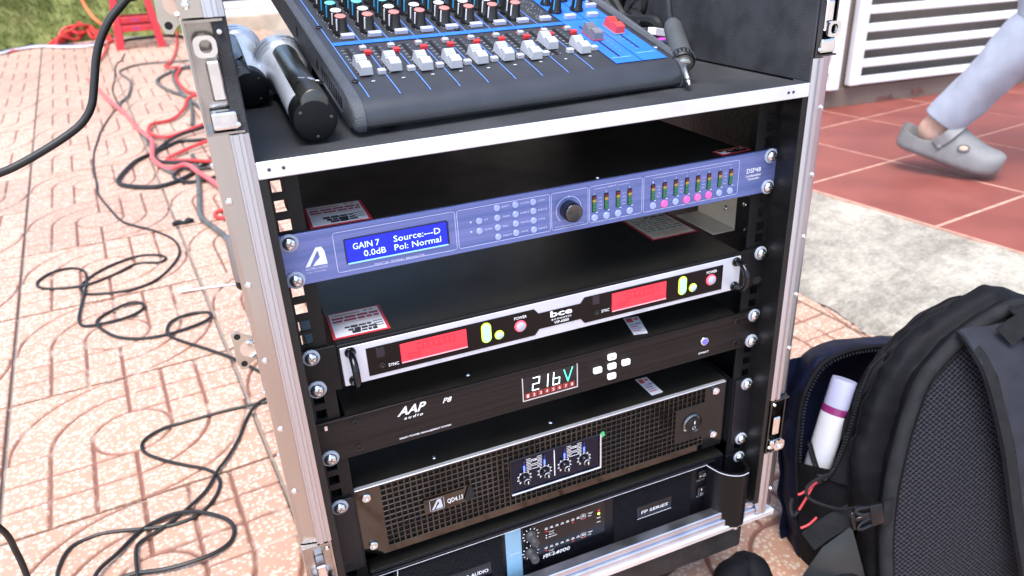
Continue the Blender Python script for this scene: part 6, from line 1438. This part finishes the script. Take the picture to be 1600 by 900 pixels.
# ================================================================ PERSON on the porch
u_ = Vector((1.6177,1.034,-0.3949)) - Vector((1.7359,0.8266,-0.4712)); u_.z = 0; u_.normalize(); lat = Vector((-u_.y, u_.x, 0))    # u_: towards the heel
toe0 = Vector((1.7401,0.8192,-0.4737)); fw = -u_
def LP(a, z, l=0): return Vector((toe0.x, toe0.y, 0)) + u_*a + lat*l + Vector((0, 0, z))
if (LP(0, 0, 1) - cam.location).length < (LP(0, 0, -1) - cam.location).length: lat = -lat           # lat points away from the viewer
pn = empty('person', LP(0, PZ)); tag(pn, 'person walking on the red porch in pale blue grey trousers and grey clogs', 'person')
SKIN = mat('warm_skin', (.60, .36, .26), .5, 0, .12, 30, .15, 200, col2=(.66, .42, .33)); TROU = mat('pale_blue_grey_cotton', (.33, .36, .43), .8, 0, .10, 14, .35, 500)
SHIRT = mat('white_shirt_cotton', (.6, .6, .62), .8, 0, .05, 20); HAIR = mat('black_hair', (.01, .009, .008), .5); EVA = mat('grey_foam_clog', (.205, .205, .205), .6, 0, .08, 30, .15, 300)
def skin_body(name, V, E, Rr, m_, parent, root=0, sub=2):
    me = bpy.data.meshes.new(name); me.from_pydata([tuple(v) for v in V], E, []); me.materials.append(m_)
    o = bpy.data.objects.new(name, me); COL.objects.link(o)
    sk = o.modifiers.new('skin', 'SKIN'); sk.use_smooth_shade = True
    for i, r in enumerate(Rr): me.skin_vertices[0].data[i].radius = (r, r) if not isinstance(r, tuple) else r
    me.skin_vertices[0].data[root].use_root = True
    ss = o.modifiers.new('sub', 'SUBSURF'); ss.levels = sub; ss.render_levels = sub
    o.parent = parent; o.matrix_local = Matrix.Translation(-parent.location); return o
hipz = PZ + .90; H_ = LP(-.10, hipz, .09)
ankle = Vector((1.6692,0.9436,-0.3465)); heel = Vector((1.6435,0.9888,-0.3598)); ball = Vector((1.7193,0.8557,-0.4227)); tt = Vector((1.7445,0.8115,-0.4383))
kneeR = LP(-.060, PZ + .49, .0); hipR = LP(-.08, hipz - .02, .0)
kneeL = LP(-.30, PZ + .50, .19); ankL = LP(-.42, PZ + .09, .19); hipL = LP(-.10, hipz - .02, .19); toeL = LP(-.62, PZ + .03, .19)
V = [H_, hipR, kneeR, LP(.055, PZ + .26), ankle, ball, tt, hipL, kneeL, ankL, LP(-.54, PZ + .045, .19), toeL, LP(-.12, hipz + .22, .09), LP(-.13, hipz + .42, .09), LP(-.13, hipz + .52, .09), LP(-.15, hipz + .60, .09), LP(-.15, hipz + .70, .09),
     LP(-.12, hipz + .43, -.09), LP(-.05, hipz + .18, -.14), LP(-.16, hipz - .02, -.13), LP(-.12, hipz + .43, .27), LP(-.22, hipz + .17, .32), LP(-.30, hipz - .02, .30), heel, LP(-.18, hipz - .10, -.13), LP(-.33, hipz - .10, .30)]
Ed = [(0, 1), (1, 2), (2, 3), (3, 4), (4, 5), (5, 6), (0, 7), (7, 8), (8, 9), (9, 10), (10, 11), (0, 12), (12, 13), (13, 14), (14, 15), (15, 16), (13, 17), (17, 18), (18, 19), (13, 20), (20, 21), (21, 22), (4, 23), (19, 24), (22, 25)]
Rr = [.12, .070, .042, .038, .033, .032, .022, .085, .055, .036, .034, .022, .115, .12, .052, .082, .078, .05, .038, .028, .05, .038, .028, .031, .030, .030]
skin_body('body', V, Ed, Rr, SKIN, pn)
def leg_tube(P, radii, name):
    m = MB(); pts = [Vector(p) - pn.location for p in P]
    m.tube(pts, .1, 44, 18, radii=radii, cap=False)
    for v in m.bm.verts:
        k = noise.noise(v.co*9)*.012 + noise.noise(Vector((v.co.x*26, v.co.y*26, v.co.z*12)))*.008; v.co += Vector((noise.noise(v.co*6 + Vector((3, 0, 0))), noise.noise(v.co*6), 0))*.006; v.co += v.co.normalized()*0 + u_*k
    o = m.build(name, TROU, pn, True, angle=80)
    sol = o.modifiers.new('solid', 'SOLIDIFY'); sol.thickness = .002; return o
hemC = (Vector((1.6543,0.9699,-0.2992)) + Vector((1.7012,0.8874,-0.3413))) / 2
up1 = (Vector((1.7408,0.818,-0.0037)) + Vector((1.76,0.7843,-0.1867))) / 2
leg_tube([hemC, hemC.lerp(up1, .5), up1, kneeR.lerp(up1, .4) + fw*.02, kneeR + Vector((0, 0, .12)), hipR - Vector((0, 0, .12)), hipR + Vector((0, 0, .08))], [.054, .060, .067, .074, .082, .10, .115], 'trouser_leg')
leg_tube([ankL + Vector((0, 0, .02)), ankL.lerp(kneeL, .5), kneeL, kneeL.lerp(hipL, .5), hipL + Vector((0, 0, .08))], [.055, .064, .072, .090, .115], 'trouser_leg')
m = MB(); rows = []
for z, a, b in ((hipz - .06, .125, .19), (hipz + .10, .12, .175), (hipz + .28, .125, .185), (hipz + .42, .115, .19), (hipz + .49, .07, .10)): 
    c = LP(-.12, z, .09) - pn.location; rows.append([c + u_*(a*cos(2*pi*k/28)) + lat*(b*sin(2*pi*k/28)) for k in range(28)])
m.grid(rows, closed=True); m.build('shirt', SHIRT, pn, True, angle=80)
hc = LP(-.14, hipz + .70, .09) - pn.location
MB().lathe([(.098, -.01), (.104, .03), (.09, .08), (.055, .112), (0, .122)], 24, Matrix.Translation(hc)).build('hair', HAIR, pn, True)
# clogs
def clog(origin, toe, upv, name):
    """origin = heel end of the sole, toe = toe end"""
    ax = (toe - origin); Ln = ax.length; ax.normalize(); sd_ = lat; nn = ax.cross(sd_); nn = nn if nn.z > 0 else -nn
    m = MB(); rows = []
    def W_(s): return (.032 + .010*s) if s < .55 else .0385 + .007*sin((s - .55)/.45*pi*.75) if s < .9 else .043
    out = []
    for s in [k/24 for k in range(25)]:
        w = .047 + .011*sin(s*pi*.9) * (s > .1); 
        if s < .10: w *= sqrt(max(0, 1 - ((.10 - s)/.10)**2))*.9 + .1
        if s > .86: w *= sqrt(max(.16, 1 - ((s - .86)/.14)**2))
        hs = .012 + .030*max(0, 1 - abs(s - .04)/.4) * 0
        base = origin + ax*(Ln*s) + nn*(.016*max(0, (s - .72)/.28)**2 + .006*(s < .1)*(1 - s/.1))
        side_h = .046 + .010*(s < .2)*(1 - s/.2) + .02*max(0, (s - .25)/.25)                # lip of the heel cup
        out.append((base, w, s, side_h))
    rows = []
    for base, w, s, sh in out:
        r = []
        if s < .46:   # open cup
            prof_ = [(-.86, 0), (-1, .006), (-1.02, .018), (-.98, sh), (-.86, sh), (-.80, .024), (0, .022), (.80, .024), (.86, sh), (.98, sh), (1.02, .018), (1, .006), (.86, 0), (0, 0)]
            r = [base + sd_*(w*a) + nn*h for a, h in prof_]
        else:
            t = (s - .46)/.54; dome = (.112*(1 - t)**1.2 + .060*t) if t < .8 else (.064 - .018*((t - .8)/.2)**2); dome = max(dome, .026)
            prof_ = [(-.86, 0), (-1, .006), (-1.02, .018), (-.97, dome*.55), (-.80, dome*.80), (-.5, dome*.94), (0, dome), (.5, dome*.94), (.80, dome*.80), (.97, dome*.55), (1.02, .018), (1, .006), (.86, 0), (0, 0)]
            r = [base + sd_*(w*a) + nn*h for a, h in prof_]
        rows.append([p - pn.location for p in r])
    m.grid(rows, closed=True); m.bm.verts.ensure_lookup_table(); m.bm.faces.new([m.bm.verts[k] for k in range(14)][::-1]); m.bm.faces.new([m.bm.verts[-14 + k] for k in range(14)])
    c = m.build(name, EVA, pn, True, angle=70)
    def at(s, l, h): 
        k = min(24, max(0, round(s*24))); return out[k][0] + sd_*(out[k][1]*l) + nn*h - pn.location
    st = MB().ribbon([at(.38, -1.06, .050), at(.43, -1.06, .066), at(.47, -1.0, .086), at(.50, -.6, .108), at(.50, 0, .116), at(.50, .6, .108), at(.47, 1.0, .086), at(.38, 1.06, .050)], .028, .007, [ax]*8, 6).build('clog_strap', EVA, c, True)
    for l in (-1, 1):
        p = at(.40, l*1.08, .046); MB().lathe([(0, .0040), (.004, .0036), (.0062, .002), (.0068, -.002)], 18, Matrix.Translation(p) @ (sd_*l).to_track_quat('Z', 'Y').to_matrix().to_4x4()).build('strap_rivet', EVA, c, True)
    for s, l, h in ((.64, -.93, .062), (.64, .93, .062)):
        p = at(s, l, h); q_ = (sd_*(1 if l > 0 else -1)*.85 + nn*.55).normalized()
        hm = Matrix.Translation(p) @ q_.to_track_quat('Z', 'Y').to_matrix().to_4x4() @ Matrix.Scale(1.5, 4, (1, 0, 0)); ho = MB().lathe([(.0105, 0), (.0105, .0016), (.0085, .0018), (.0080, .0004), (0, .0004)], 18, hm).build('vent_hole', mat('clog_shadow_grey', (.10, .10, .11), .7), c, True)
        MB().lathe([(.0070, .0005), (.0060, .0012), (0, .0014)], 18, hm).build('skin_in_hole', SKIN, ho, True)
    return c
clog(Vector((1.6194,1.031,-0.3944)), Vector((1.7556,0.7921,-0.4633)), None, 'clog')
clog(LP(-.36, PZ + .002, .19), LP(-.62, PZ + .002, .19), None, 'clog')

flush_texts()
